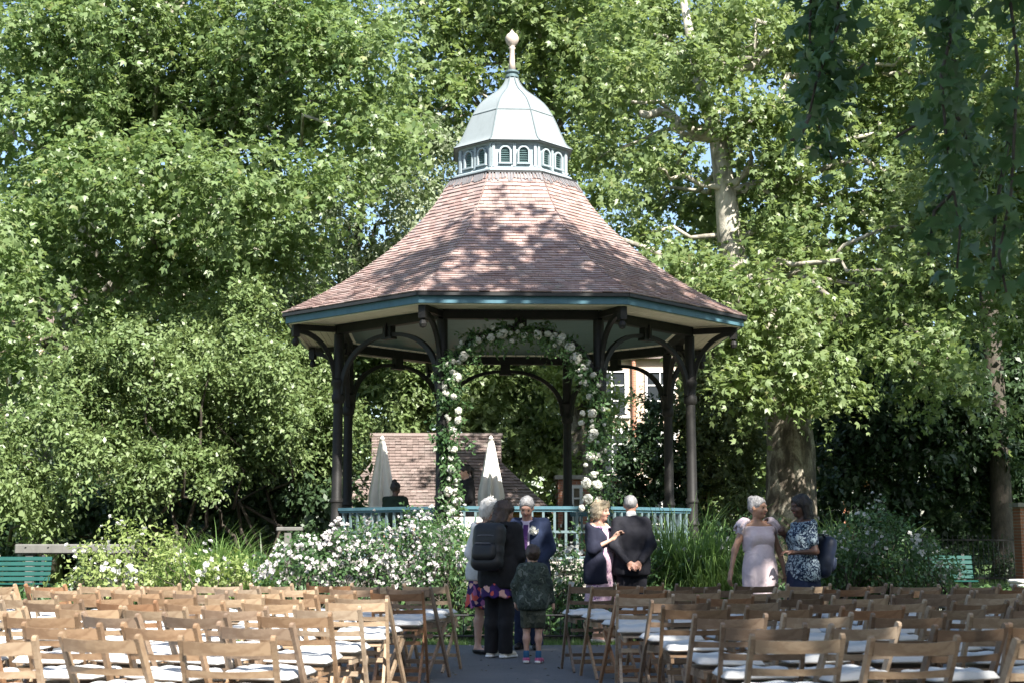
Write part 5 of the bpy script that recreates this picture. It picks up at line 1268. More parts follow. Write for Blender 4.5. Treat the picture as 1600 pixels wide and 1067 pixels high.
        q = np.stack([idx[tuple((ed - o1 - o2).T)], idx[tuple((ed - o2).T)], idx[tuple(ed.T)], idx[tuple((ed - o1).T)]], 1)
        q[~sgn] = q[~sgn][:, ::-1]
        faces.append(q)
    Fc = np.concatenate(faces); Fc = Fc[(Fc >= 0).all(1)]
    for _ in range(smooth_it):
        s = np.zeros_like(V); c_ = np.zeros(len(V))
        for i in range(4):
            np.add.at(s, Fc[:, i], V[Fc[:, (i + 1) % 4]]); np.add.at(c_, Fc[:, i], 1)
        V = V * 0.5 + 0.5 * s / np.maximum(c_, 1)[:, None]
    if rough:
        V = V + rough * (np.sin(V[:, [1, 2, 0]] * 95 + 1.3) + np.sin(V[:, [2, 0, 1]] * 61) + np.sin(V[:, [0, 1, 2]] * 147 + V[:, [1, 2, 0]] * 83)) / 2
    if folds:
        V = V + folds * np.stack([np.sin(58 * V[:, 0] + 9 * V[:, 2] + 1) + 0.7 * np.sin(37 * V[:, 1] - 15 * V[:, 2]), np.sin(52 * V[:, 0] - 7 * V[:, 2]) + 0.8 * np.sin(31 * V[:, 0] + 19 * V[:, 2]), np.zeros(len(V))], 1)
    return np_mesh(name, V, Fc, True)

def cloth_mat(name, cols, scale=9, rough=0.85, kind='noise', fold=0.25):
    k = NM(name); co = k.coords()
    if kind == 'vor':
        v = k.n('ShaderNodeTexVoronoi'); v.inputs['Scale'].default_value = scale; k.l(co, v.inputs['Vector'])
        sep = k.n('ShaderNodeSeparateColor'); k.l(v.outputs['Color'], sep.inputs[0]); f = sep.outputs[0]
        c = k.ramp(f, cols); k.t.nodes[-1].color_ramp.interpolation = 'CONSTANT'
    else:
        f = k.noise(scale, 3, 0.55, co, 0.6); c = k.ramp(f, cols)
        if kind == 'hard': k.t.nodes[-1].color_ramp.interpolation = 'CONSTANT'
    k.l(c, k.b.inputs['Base Color']); k.b.inputs['Roughness'].default_value = rough; k.b.inputs['Specular IOR Level'].default_value = 0.25
    k.bump(k.noise(7, 3, 0.5, co, 1.2), fold, 0.04); return k.m
CM = {
 'black': cloth_mat('cloth_black', [(0.3, (0.009, 0.009, 0.010)), (0.7, (0.018, 0.018, 0.020))]),
 'suit': cloth_mat('suit_black', [(0.3, (0.010, 0.010, 0.014)), (0.7, (0.018, 0.018, 0.024))]),
 'navy': cloth_mat('cloth_navy', [(0.3, (0.010, 0.016, 0.040)), (0.7, (0.018, 0.028, 0.062))]),
 'cardigan': cloth_mat('cardigan_navy', [(0.3, (0.009, 0.010, 0.022)), (0.7, (0.016, 0.018, 0.034))]),
 'lilac': cloth_mat('shirt_lilac', [(0.3, (0.42, 0.36, 0.46)), (0.7, (0.52, 0.46, 0.56))], fold=0.15),
 'purple': cloth_mat('tie_purple', [(0.3, (0.06, 0.02, 0.10)), (0.7, (0.09, 0.04, 0.14))], fold=0.1),
 'white': cloth_mat('cloth_offwhite', [(0.3, (0.50, 0.50, 0.48)), (0.7, (0.62, 0.62, 0.60))]),
 'pink': cloth_mat('dress_pink', [(0.3, (0.60, 0.48, 0.50)), (0.7, (0.68, 0.57, 0.58))], fold=0.4),
 'floral': cloth_mat('dress_floral', [(0.0, (0.50, 0.32, 0.40)), (0.45, (0.58, 0.42, 0.48)), (0.58, (0.16, 0.06, 0.18)), (0.66, (0.50, 0.34, 0.42))], 26, kind='hard', fold=0.25),
 'skirt': cloth_mat('skirt_floral', [(0.0, (0.03, 0.015, 0.08)), (0.40, (0.55, 0.09, 0.07)), (0.58, (0.62, 0.36, 0.30)), (0.72, (0.05, 0.02, 0.12)), (0.86, (0.35, 0.12, 0.25))], 19, kind='vor', fold=0.2),
 'camo': cloth_mat('camouflage', [(0.0, (0.022, 0.030, 0.026)), (0.42, (0.05, 0.065, 0.055)), (0.52, (0.03, 0.042, 0.030)), (0.60, (0.12, 0.135, 0.12))], 16, kind='hard'),
 'camo_short': cloth_mat('camouflage_shorts', [(0.0, (0.03, 0.035, 0.024)), (0.45, (0.06, 0.065, 0.045)), (0.58, (0.10, 0.105, 0.08))], 14, kind='hard'),
 'bluepat': cloth_mat('tunic_pattern', [(0.0, (0.34, 0.42, 0.46)), (0.44, (0.015, 0.028, 0.06)), (0.57, (0.38, 0.46, 0.50))], 24, kind='hard'),
 'green': cloth_mat('top_green', [(0.3, (0.010, 0.020, 0.014)), (0.7, (0.018, 0.032, 0.022))]),
 'sock': cloth_mat('sock_blue', [(0.3, (0.03, 0.10, 0.20)), (0.7, (0.04, 0.14, 0.26))]),
 'shoe_black': plain('shoe_black', (0.012, 0.012, 0.012), 0.35, 0.2), 'shoe_cream': plain('shoe_cream', (0.5, 0.46, 0.38), 0.6, 0.15), 'shoe_pink': plain('shoe_pink', (0.4, 0.08, 0.18), 0.5, 0.4, 30), 'sole': plain('sole_white', (0.7, 0.7, 0.68), 0.6, 0.05),
 'bag': plain('bag_black', (0.011, 0.011, 0.012), 0.5, 0.3, 12, 0.2), 'bag_navy': plain('bag_navy', (0.010, 0.016, 0.035), 0.5, 0.3, 12, 0.2), 'zip': plain('bag_zip', (0.10, 0.10, 0.11), 0.4, 0.1),
}
def skin_mat(name, col):
    k = NM(name); co = k.coords(); f = k.noise(18, 4, 0.6, co)
    k.l(k.ramp(f, [(0.3, tuple(x * 0.88 for x in col)), (0.7, tuple(min(1, x * 1.08) for x in col))]), k.b.inputs['Base Color'])
    k.b.inputs['Roughness'].default_value = 0.5; k.b.inputs['Subsurface Weight'].default_value = 0.08; k.b.inputs['Subsurface Radius'].default_value = (0.02, 0.008, 0.004); return k.m
SK = {'fair': skin_mat('skin_fair', (0.50, 0.30, 0.22)), 'tan': skin_mat('skin_tan', (0.36, 0.20, 0.13)), 'brown': skin_mat('skin_brown', (0.10, 0.05, 0.032)), 'ruddy': skin_mat('skin_ruddy', (0.46, 0.25, 0.18))}
def hair_mat(name, a, b):
    k = NM(name); co = k.coords(); f = k.noise(22, 5, 0.7, k.mapping(co, (1, 1, 0.35)), 0.8)
    k.l(k.ramp(f, [(0.3, a), (0.7, b)]), k.b.inputs['Base Color']); k.b.inputs['Roughness'].default_value = 0.5; k.bump(f, 0.8, 0.02); return k.m
HM = {'grey': hair_mat('hair_grey', (0.13, 0.125, 0.125), (0.30, 0.29, 0.29)), 'white': hair_mat('hair_white', (0.40, 0.38, 0.35), (0.70, 0.68, 0.64)), 'blond': hair_mat('hair_blond', (0.26, 0.19, 0.11), (0.55, 0.46, 0.32)),
      'dark': hair_mat('hair_dark', (0.008, 0.006, 0.005), (0.025, 0.018, 0.014)), 'brown': hair_mat('hair_brown', (0.022, 0.012, 0.008), (0.06, 0.035, 0.022))}
M['eye'] = plain('eye_dark', (0.012, 0.010, 0.010), 0.2, 0.1); M['lip'] = plain('lip', (0.30, 0.09, 0.08), 0.5, 0.1)

def V3(*a): return Vector(a)
def person(label, loc, yaw, h, skin, pose, clothes, hair, shoes, female=False, group=None):
    """pose: dict of joints for a 1.70 m figure facing -y; clothes: list of garment tuples"""
    s = h / 1.70
    J = dict(pelvis=V3(0, 0, 0.93), waist=V3(0, 0, 1.08), chest=V3(0, 0.01, 1.26), neck=V3(0, 0.02, 1.43), headc=V3(0, -0.015, 1.585),
             shL=V3(0.175, 0.02, 1.385), shR=V3(-0.175, 0.02, 1.385), elL=V3(0.235, 0.05, 1.10), elR=V3(-0.235, 0.05, 1.10), wrL=V3(0.245, -0.03, 0.87), wrR=V3(-0.245, -0.03, 0.87),
             hipL=V3(0.085, 0, 0.91), hipR=V3(-0.085, 0, 0.91), knL=V3(0.09, -0.015, 0.49), knR=V3(-0.09, -0.015, 0.49), anL=V3(0.09, 0.02, 0.085), anR=V3(-0.09, 0.02, 0.085))
    if female:
        for k_ in ('shL', 'shR'): J[k_].x *= 0.90
    J.update({k_: v.copy() for k_, v in pose.items() if isinstance(v, Vector)})
    bend = pose.get('bend', 0.0)
    if bend:
        Rm = rotm(0, bend, 0); pv = J['pelvis']
        keep = pose.get('keep', ())
        for k_ in ('waist', 'chest', 'neck', 'headc', 'shL', 'shR', 'elL', 'elR', 'wrL', 'wrR'):
            if k_ not in keep: J[k_] = pv + Rm @ (J[k_] - pv)
    for k_ in J: J[k_] = J[k_] * s
    root = empty('person', loc, yaw); tag(root, label, 'person', group)
    hm = rotm(pose.get('hyaw', 0), pose.get('hpitch', 0), pose.get('hroll', 0)); hc = J['headc']
    def H(x, y, z): return hc + hm @ (V3(x, y, z) * s)
    g = (0.92 if female else 1.0) * pose.get('girth', 1.0)
    def torso(o=0.0, belly=0.0):
        nk, ch, wa, pe = J['neck'], J['chest'], J['waist'], J['pelvis']
        sx = (J['shL'] - J['shR']).normalized()
        pr_ = [('c', ch - sx * 0.08 * s, ch + sx * 0.08 * s, (0.105 * g) * s + o, (0.105 * g) * s + o, 0.06), ('c', (ch * .5 + wa * .5) - sx * .06 * s, (ch * .5 + wa * .5) + sx * .06 * s, .105 * g * s + o, .105 * g * s + o, .06),
               ('c', wa - sx * .055 * s, wa + sx * .055 * s, 0.105 * g * s + o, 0.105 * g * s + o, 0.06), ('c', pe - sx * 0.07 * s, pe + sx * 0.07 * s, 0.115 * g * s + o, 0.115 * g * s + o, 0.06),
               ('c', J['shL'], J['shR'], 0.062 * s + o, 0.062 * s + o, 0.05), ('c', nk - V3(0, 0, 0.03) * s, ch + V3(0, 0, .05) * s, 0.06 * s + o, 0.09 * s + o, 0.06)]
        if female: pr_ += [('e', ch + (J['neck'] - J['waist']).normalized() * (-0.01) * s + V3(x_, -0.085, 0) * s, (0.065 * s + o,) * 3, None, 0.05) for x_ in (-.07, .07)]
        if belly: pr_ += [('e', wa + V3(0, -0.06, -0.02) * s, (0.13 * s + o, (0.09 + belly) * s + o, 0.15 * s + o), None, 0.08)]
        return pr_
    def arm(sd_, o=0.0, t=1.0, only=None):
        S_, E_, W_ = J['sh' + sd_], J['el' + sd_], J['wr' + sd_]; m_ = 0.9 if female else 1.0; pr_ = []
        if t >= 0.5:
            pr_ += [('c', S_, E_, 0.055 * m_ * s + o, 0.042 * m_ * s + o, 0.03)]
            if t > 0.5: e = E_.lerp(W_, (t - 0.5) * 2); pr_ += [('c', E_, e, 0.043 * m_ * s + o, (0.043 - 0.016 * (t - 0.5) * 2) * m_ * s + o, 0.03)]
        else: pr_ += [('c', S_, S_.lerp(E_, t * 2), 0.055 * m_ * s + o, 0.050 * m_ * s + o, 0.03)]
        return pr_
    def leg(sd_, o=0.0, t=1.0):
        A_, K_, N_ = J['hip' + sd_], J['kn' + sd_], J['an' + sd_]; pr_ = []
        k_ = min(t * 2, 1); pr_ += [('c', A_, A_.lerp(K_, k_), 0.088 * g * s + o, (0.088 * g - (0.088 * g - 0.056) * k_) * s + o, 0.04)]
        if t > 0.5:
            e = (t - .5) * 2; mid = K_.lerp(N_, 0.35) + V3(0, 0.012, 0) * s
            pr_ += [('c', K_, mid, 0.056 * s + o, 0.056 * s + o, 0.03)]
            if e > .35: pr_ += [('c', mid, K_.lerp(N_, e), 0.056 * s + o, (0.056 - 0.02 * e) * s + o, 0.03)]
        return pr_
    def hand(sd_):
        W_, E_ = J['wr' + sd_], J['el' + sd_]; d = pose.get('hd' + sd_, (W_ - E_)).normalized(); pn = pose.get('hn' + sd_, V3(1 if sd_ == 'L' else -1, 0, 0)) * (-1); pn = (pn - d * pn.dot(d)).normalized(); ac = d.cross(pn)
        if sd_ == 'L': ac = -ac
        P0 = W_ + d * 0.05 * s; pr_ = [('c', W_, W_ + d * .02 * s, .027 * s, .027 * s, .02)]
        pr_ += [('c', W_ + d * .03 * s + ac * q_ * s, W_ + d * .085 * s + ac * q_ * 1.2 * s, .017 * s, .016 * s, .015) for q_ in (-.022, 0, .022)]
        curl = pose.get('curl' + sd_, 0.5)
        for i, q_ in enumerate((-.03, -.010, .010, .030)):
            L_ = (.030, .036, .034, .026)[i] * s; a0 = W_ + d * .088 * s + ac * q_ * s; d1 = (d * math.cos(curl) + pn * math.sin(curl)); d2 = (d * math.cos(curl * 2.1) + pn * math.sin(curl * 2.1))
            a1 = a0 + d1 * L_ * 1.1; a2 = a1 + d2 * L_
            pr_ += [('c', a0, a1, .0095 * s, .0088 * s, .006), ('c', a1, a2, .0088 * s, .0075 * s, .004)]
        th = W_ + d * .03 * s - ac * .03 * s; t1 = th + (d * .7 - ac * .6 + pn * .35).normalized() * .038 * s; t2 = t1 + (d * .9 - ac * .1 + pn * .4).normalized() * .03 * s
        pr_ += [('c', th, t1, .013 * s, .011 * s, .01), ('c', t1, t2, .011 * s, .009 * s, .004)]
        return pr_
    hs = pose.get('head', 1.0)
    head = [('e', H(0, 0.012, 0.03), (0.074 * s * hs, 0.092 * s * hs, 0.085 * s * hs), hm, 0.03), ('e', H(0, -0.022, -0.04), (0.056 * s * hs, 0.066 * s * hs, 0.078 * s * hs), hm, 0.04), ('e', H(0, -0.060, -0.088), (0.026 * s, 0.024 * s, 0.022 * s), hm, 0.03),
            ('c', H(0, -0.085, 0.012), H(0, -0.108, -0.03), 0.010 * s, 0.015 * s, 0.02), ('c', H(-.035, -.078, .024), H(.035, -.078, .024), .014 * s, .014 * s, .025),
            ('e', H(-.038, -.065, -.035), (.022 * s,) * 3, None, .025), ('e', H(.038, -.065, -.035), (.022 * s,) * 3, None, .025),
            ('e', H(-.076, .012, -.01), (.010 * s, .020 * s, .032 * s), hm, .008), ('e', H(.076, .012, -.01), (.010 * s, .020 * s, .032 * s), hm, .008),
            ('c', J['neck'] - V3(0, 0, .02) * s, H(0, .02, -.05), 0.052 * s * (0.88 if female else 1.0), 0.048 * s * (0.88 if female else 1.0), 0.03)]
    subs = [('e', H(-.031, -.098, .004), (.016 * s, .014 * s, .010 * s), hm), ('e', H(.031, -.098, .004), (.016 * s, .014 * s, .010 * s), hm), ('e', H(0, -.098, -.058), (.022 * s, .010 * s, .005 * s), hm)]
    def feet(o=0.0):
        pr_ = []
        for sd_ in 'LR':
            A_ = J['an' + sd_]; f_ = pose.get('fd' + sd_, V3(0.12 if sd_ == 'L' else -0.12, -1, 0)).normalized(); z = A_.z
            pr_ += [('c', A_ - V3(0, 0, .01) * s, V3(A_.x, A_.y, A_.z - .045 * s) - f_ * .03 * s, .04 * s + o, .036 * s + o, .03), ('c', V3(A_.x, A_.y, A_.z - .04 * s), V3(A_.x, A_.y, A_.z - .05 * s) + f_ * .14 * s, .04 * s + o, .030 * s + o, .03), ('c', V3(A_.x, A_.y, A_.z - .052 * s) + f_ * .12 * s, V3(A_.x, A_.y, A_.z - .055 * s) + f_ * .17 * s, .032 * s + o, .022 * s + o, .02)]
        return pr_
    seated = pose.get('seated', False)
    prims = torso(-0.006) + arm('L', -.004) + arm('R', -.004) + leg('L', -.004) + leg('R', -.004) + feet(-.006) + hand('L') + hand('R') + head
    link('body', sdf_mesh('body', prims, pose.get('res', 0.0135), 0.03, subs=subs), root, SK[skin])
    for ex in (-.031, .031):
        b_ = MB(); b_.lathe([(0, -.011), (.008, -.008), (.011, 0), (.008, .008), (0, .011)], 8); o_ = b_.build('eye', M['eye'], root, True); o_.location = H(ex, -.080, .004); o_.scale = (s, s, s)
    b_ = MB(); b_.tube([H(-.024, -.080, -.056), H(-.010, -.0905, -.060), H(.010, -.0905, -.060), H(.024, -.080, -.056)], [.003 * s, .007 * s, .007 * s, .003 * s], 6); b_.build('lips', M['lip'], root, True)
    for gname, kind, mt, kw in clothes:
        o = kw.get('o', 0.012); clips = []; pr_ = []
        if kind == 'top':
            pr_ = torso(o, kw.get('belly', 0)) + arm('L', o, kw.get('sleeve', 1.0)) + arm('R', o, kw.get('sleeve', 1.0))
            if kw.get('skirted'): pr_ += [('c', J['pelvis'] - V3(.07, 0, 0) * s, J['pelvis'] + V3(.07, 0, 0) * s, .125 * g * s + o, .125 * g * s + o, .08), ('c', J['pelvis'] + V3(-.07, 0.01, -kw['skirted']) * s, J['pelvis'] + V3(.07, .01, -kw['skirted']) * s, .13 * g * s + o, .13 * g * s + o, .08)]
            clips = [((0, 0, kw.get('hem', .86) * s), (0, 0, -1))]
            ch = J['neck']; up = (J['neck'] - J['chest']).normalized()
            clips += [(ch + up * kw.get('neck', 0.0) * s, up * 1.0 + V3(0, -kw.get('vneck', 0.35), 0))]
            sub_ = []
            if kw.get('open'):
                c0 = J['chest']; wd = kw['open']
                sub_ = [('c', J['neck'] + V3(0, -.13, -.02) * s, J['chest'] + V3(0, -.17, -.05) * s, wd * 1.1 * s, wd * s), ('c', J['chest'] + V3(0, -.17, -.05) * s, J['pelvis'] + V3(0, -.17, -.10) * s, wd * s, wd * 1.2 * s)]
            if kw.get('slv_off'): pass
            link(gname, sdf_mesh(gname, pr_, .017, .03, clips, sub_, folds=.0035), root, CM[mt]); continue
        if kind == 'trousers':
            pr_ = [q for q in torso(o)[2:4]] + leg('L', o + .010, kw.get('t', 1.0)) + leg('R', o + .010, kw.get('t', 1.0))
            if kw.get('t', 1) >= 1: pr_ += [('c', J['kn' + a_], J['an' + a_] + V3(0, 0, -.03) * s, .062 * s + o, .062 * s + o, .03) for a_ in 'LR']
            clips = [((0, 0, kw.get('top', 1.04) * s), (0, 0, 1))]
            if not seated: clips.append(((0, 0, kw.get('hem', 0.045) * s), (0, 0, -1)))
            link(gname, sdf_mesh(gname, pr_, .017, .03, clips, folds=.003), root, CM[mt]); continue
        if kind == 'skirt':
            n = 56; vs = []; rings = kw['rings']; nf = kw.get('folds', 9); rs = random.Random(int(h * 1000))
            for (z, rx, ry, am_) in rings:
                for j in range(n):
                    a = 2 * math.pi * j / n; f_ = 1 + am_ * (math.cos(nf * a + 1.3 * z * 3) + .5 * math.cos((nf - 4) * a + 2))
                    yo = kw.get('yo', 0.0)
                    vs.append(((rx * f_ * math.cos(a)) * s, (ry * f_ * math.sin(a) + yo) * s, z * s + (am_ * .25 * math.cos(nf * a) * s if z == rings[-1][0] else 0)))
            fs = [(i * n + (j + 1) % n, i * n + j, (i + 1) * n + j, (i + 1) * n + (j + 1) % n) for i in range(len(rings) - 1) for j in range(n)]
            o_ = MB().add(vs, fs).build(gname, CM[mt], root, True); m = o_.modifiers.new('so', 'SOLIDIFY'); m.thickness = 0.008; m.offset = -1
            sm = o_.modifiers.new('ss', 'SUBSURF'); sm.levels = 1; sm.render_levels = 1; continue
        if kind == 'tie':
            b_ = MB(); a_ = J['neck'] + V3(0, -.085, -.045) * s; c_ = J['chest'] + V3(0, -.150, -.02) * s; e_ = J['waist'] + V3(0, -.150, 0.0) * s
            b_.sweep([a_, a_.lerp(c_, .15), c_, e_], .055 * s, .012, (1, 0, 0)); b_.build(gname, CM[mt], root); continue
        if kind == 'collar':
            link(gname, sdf_mesh(gname, [('c', J['neck'] - V3(0, 0, .015) * s, J['neck'].lerp(H(0, .02, -.05), .45), .066 * s, .060 * s)], .009, .02), root, CM[mt]); continue
        if kind == 'ruffle':
            for sd_ in 'LR':
                n = 36; vs = []; S_ = J['sh' + sd_]; sx = 1 if sd_ == 'L' else -1
                for (dx, dz, r_, am_) in ((-.05, .06, .06, 0), (.0, .055, .085, .05), (.04, .01, .10, .14), (.075, -.045, .105, .2)):
                    for j in range(n):
                        a = 2 * math.pi * j / n; f_ = 1 + am_ * math.cos(8 * a)
                        vs.append((S_.x + sx * dx * s + .015 * math.cos(a) * s * sx, S_.y + r_ * f_ * math.sin(a) * s, S_.z + dz * s + r_ * f_ * .45 * math.cos(a) * s))
                fs = [(i * n + j, i * n + (j + 1) % n, (i + 1) * n + (j + 1) % n, (i + 1) * n + j) for i in range(3) for j in range(n)]
                o_ = MB().add(vs, fs).build(gname, CM[mt], root, True); m = o_.modifiers.new('so', 'SOLIDIFY'); m.thickness = .006
            continue
    if shoes:
        sm, kw = shoes
        o_ = link('shoes', sdf_mesh('shoes', feet(.004), .009, .02, [((0, 0, kw.get('top', .085) * s), (0, 0, 1)), ((0, 0, 0.004), (0, 0, -1))]), root, CM[sm])
        if kw.get('socks'): link('socks', sdf_mesh('socks', [('c', J['an' + a_] + V3(0, 0, .07) * s, J['an' + a_] - V3(0, 0, .02) * s, .046 * s, .044 * s) for a_ in 'LR'], .009, .02), root, CM[kw['socks']])
        if kw.get('sole'):
            sp = []
            for sd_ in 'LR':
                A_ = J['an' + sd_]; f_ = pose.get('fd' + sd_, V3(0.12 if sd_ == 'L' else -0.12, -1, 0)).normalized()
                sp += [('c', V3(A_.x, A_.y, .02) - f_ * .04 * s, V3(A_.x, A_.y, .02) + f_ * .17 * s, .047 * s, .036 * s)]
            link('soles', sdf_mesh('soles', sp, .008, .02, [((0, 0, .03), (0, 0, 1)), ((0, 0, .003), (0, 0, -1))]), root, CM['sole'])
    hk, hmt = hair['kind'], HM[hair['mat']]; hp = []; hsub = []; hclip = []
    cap = ('e', H(0, 0.016, 0.036), (0.084 * s * hs, 0.104 * s * hs, 0.092 * s * hs), hm, .02)
    face = ('e', H(0, -.085, -.045), (.066 * s, .075 * s, .105 * s), hm)
    if hk == 'short':
        hp = [cap, ('e', H(0, .05, -.01), (.074 * s, .058 * s, .075 * s), hm, .03)]; hsub = [face]
        hclip = [(H(0, 0, -.062), hm @ V3(0, -.25, -1))]
    elif hk == 'bald':
        hp = [('e', H(0, .018, .03), (.079 * s, .097 * s, .088 * s), hm, .02)]; hsub = [('e', H(0, -.085, -.03), (.085 * s, .085 * s, .12 * s), hm)]; hclip = [(H(0, 0, -.045), hm @ V3(0, -.2, -1))]
    elif hk == 'bob':
        hp = [('e', H(0, .018, .045), (.100 * s, .112 * s, .092 * s), hm, .03), ('e', H(0, .05, -.03), (.092 * s, .070 * s, .085 * s), hm, .04), ('e', H(-.065, .01, -.03), (.032 * s, .055 * s, .07 * s), hm, .03), ('e', H(.065, .01, -.03), (.032 * s, .055 * s, .07 * s), hm, .03), ('e', H(0, -.06, .085), (.07 * s, .045 * s, .03 * s), hm, .03)]
        hsub = [('e', H(0, -.09, -.05), (.064 * s, .078 * s, .10 * s), hm)]
    elif hk == 'long':
        hp = [('e', H(0, .018, .04), (.094 * s, .110 * s, .092 * s), hm, .03), ('c', H(0, .06, 0), H(0, .07, -.20), .075 * s, .07 * s, .05), ('c', H(-.07, .03, .0), H(-.075, .02, -.18), .035 * s, .03 * s, .04), ('c', H(.07, .03, .0), H(.075, .02, -.18), .035 * s, .03 * s, .04)]
        hsub = [('e', H(0, -.095, -.05), (.060 * s, .080 * s, .11 * s), hm)]
    elif hk in ('bun', 'pony'):
        hp = [cap, ('e', H(0, .05, .0), (.075 * s, .06 * s, .07 * s), hm, .03)]
        hsub = [face]
        if hk == 'bun': hp += [('e', H(*hair.get('at', (0, .10, .06))), (.05 * s, .045 * s, .05 * s), hm, .015)]
        else: hp += [('c', H(0, .10, .05), H(0, .145, -.02), .045 * s, .042 * s, .02), ('c', H(0, .145, -.02), H(0, .13, -.16), .042 * s, .02 * s, .02)]
    ho_ = link('hair', sdf_mesh('hair', hp, .008, .02, hclip, hsub, rough=hair.get('rough', 0.0035)), root, hmt)
    # loose strands over the hair mass
    vv = np.empty(len(ho_.data.vertices) * 3, np.float32); nn_ = np.empty_like(vv); ho_.data.vertices.foreach_get('co', vv); ho_.data.vertices.foreach_get('normal', nn_)
    vv = vv.reshape(-1, 3); nn_ = nn_.reshape(-1, 3); rgh = np.random.default_rng(int(h * 997)); ii = rgh.choice(len(vv), min(700, len(vv)))
    up = np.array(hm @ V3(0, -.35, 1.0)); dd = np.cross(nn_[ii], np.cross(np.broadcast_to(-up, (len(ii), 3)), nn_[ii])) + nn_[ii] * 0.22 + rgh.normal(size=(len(ii), 3)) * 0.22
    Vv, Ff = leaf_arrays(vv[ii] - nn_[ii] * .004, dd, nn_[ii], hair.get('len', .02 if hk in ('short', 'bun', 'pony') else .04) * s * rgh.uniform(.5, 1.3, len(ii)), (DIA * np.array((1, .32, .6)), DIA_F))
    link('strands', np_mesh('strands', Vv, Ff), ho_, hmt)
    return root, J

def backpack(label, person_root, off_, w_, h_, d_, mat, tilt=0.0, rz=0.0, name='backpack'):
    M4 = Matrix.Translation(person_root.location) @ Matrix.Rotation(person_root.rotation_euler.z, 4, 'Z')
    p_ = M4 @ Vector(off_); root = empty(name, p_, person_root.rotation_euler.z + rz); root.rotation_euler.x = tilt; tag(root, label, 'bag')
    pr_ = [('c', (x, 0, z), (x * .95, 0, z + .001), d_ * .5, d_ * .5, .05) for x in (-w_ * .30, 0, w_ * .30) for z in (-h_ * .35, -h_ * .12, h_ * .12, h_ * .32)]
    link('body', sdf_mesh('body', pr_, .012, .10), root, CM[mat])
    link('front_pocket', sdf_mesh('front_pocket', [('c', (-w_ * .26, d_ * .42, -h_ * .22), (w_ * .26, d_ * .42, -h_ * .22), .055, .055), ('c', (-w_ * .26, d_ * .42, -h_ * .06), (w_ * .26, d_ * .42, -h_ * .06), .05, .05)], .011, .06), root, CM[mat])
    b_ = MB(); b_.tube([(-w_ * .42, d_ * .40, h_ * .18), (-w_ * .2, d_ * .53, h_ * .20), (w_ * .2, d_ * .53, h_ * .20), (w_ * .42, d_ * .40, h_ * .18)], .006, 6); b_.build('zip', CM['zip'], root)
    b_ = MB(); b_.tube([(-w_ * .28, d_ * .72, h_ * .02), (w_ * .28, d_ * .72, h_ * .02)], .006, 6); b_.build('zip', CM['zip'], root)
    b_ = MB(); b_.tube([(-.04, 0, h_ * .46), (-.035, 0, h_ * .54), (.035, 0, h_ * .54), (.04, 0, h_ * .46)], .008, 6); b_.build('handle', CM[mat], root)
    for sx in (-1, 1):
        b_ = MB(); b_.sweep([(sx * w_ * .25, -d_ * .3, h_ * .42), (sx * w_ * .27, -d_ * .55, h_ * .50), (sx * w_ * .30, -d_ * .55 - .20, h_ * .42), (sx * w_ * .32, -d_ * .55 - .24, h_ * .15), (sx * w_ * .33, -d_ * .5 - .12, -h_ * .2)], .05, .012, (1, 0, 0)); b_.build('strap', CM[mat], root)
    return root

def spot(u, Y): return (at(u, 900, Y).x, Y, 0.007)
# man in black suit, seen from behind, hands clasped behind his back
person('man in black suit seen from behind with hands clasped at his back', spot(987, 16.8), R(184), 1.705, 'ruddy',
       dict(res=.0105, elL=V3(.222, .12, 1.12), elR=V3(-.222, .12, 1.12), wrL=V3(.075, .205, .93), wrR=V3(-.075, .205, .93), hdL=V3(-.75, .1, -.65), hdR=V3(.75, .1, -.65), hnL=V3(0, -1, 0), hnR=V3(0, -1, 0), curlL=.7, curlR=.6, hyaw=R(-14), girth=0.98, shL=V3(.152, .02, 1.375), shR=V3(-.152, .02, 1.375)),
       [('shirt_collar', 'collar', 'white', {}), ('trousers', 'trousers', 'suit', {}), ('jacket', 'top', 'suit', dict(o=.015, hem=.77, skirted=.12, neck=.035, sleeve=.97, vneck=.5))],
       dict(kind='bald', mat='grey', len=.014, rough=.001), ('shoe_black', {}))
# woman with blond hair, navy cardigan, floral dress
rt1, _ = person('blonde woman in navy cardigan and pink floral dress raising her hand', spot(938, 16.85), R(58), 1.63, 'fair',
       dict(res=.0105, elR=V3(-.24, -.02, 1.12), wrR=V3(-.10, -.24, 1.25), hdR=V3(.5, -.5, .7), hnR=V3(0, 1, 0), curlR=.5, elL=V3(.22, .04, 1.1), wrL=V3(.16, -.14, .92), hpitch=R(4), hyaw=R(4), girth=1.12),
       [('dress', 'top', 'floral', dict(o=.010, hem=.80, sleeve=.2, skirted=.05, neck=-.01, belly=.03)), ('skirt', 'skirt', 'floral', dict(rings=[(.95, .165, .145, 0), (.80, .185, .16, .02), (.62, .20, .175, .04), (.45, .215, .19, .06)])), ('cardigan', 'top', 'cardigan', dict(o=.028, hem=.70, skirted=.16, sleeve=.62, neck=-.005, vneck=.6, open=.10))],
       dict(kind='bob', mat='blond', rough=.007), ('shoe_cream', dict(top=.05)), True)
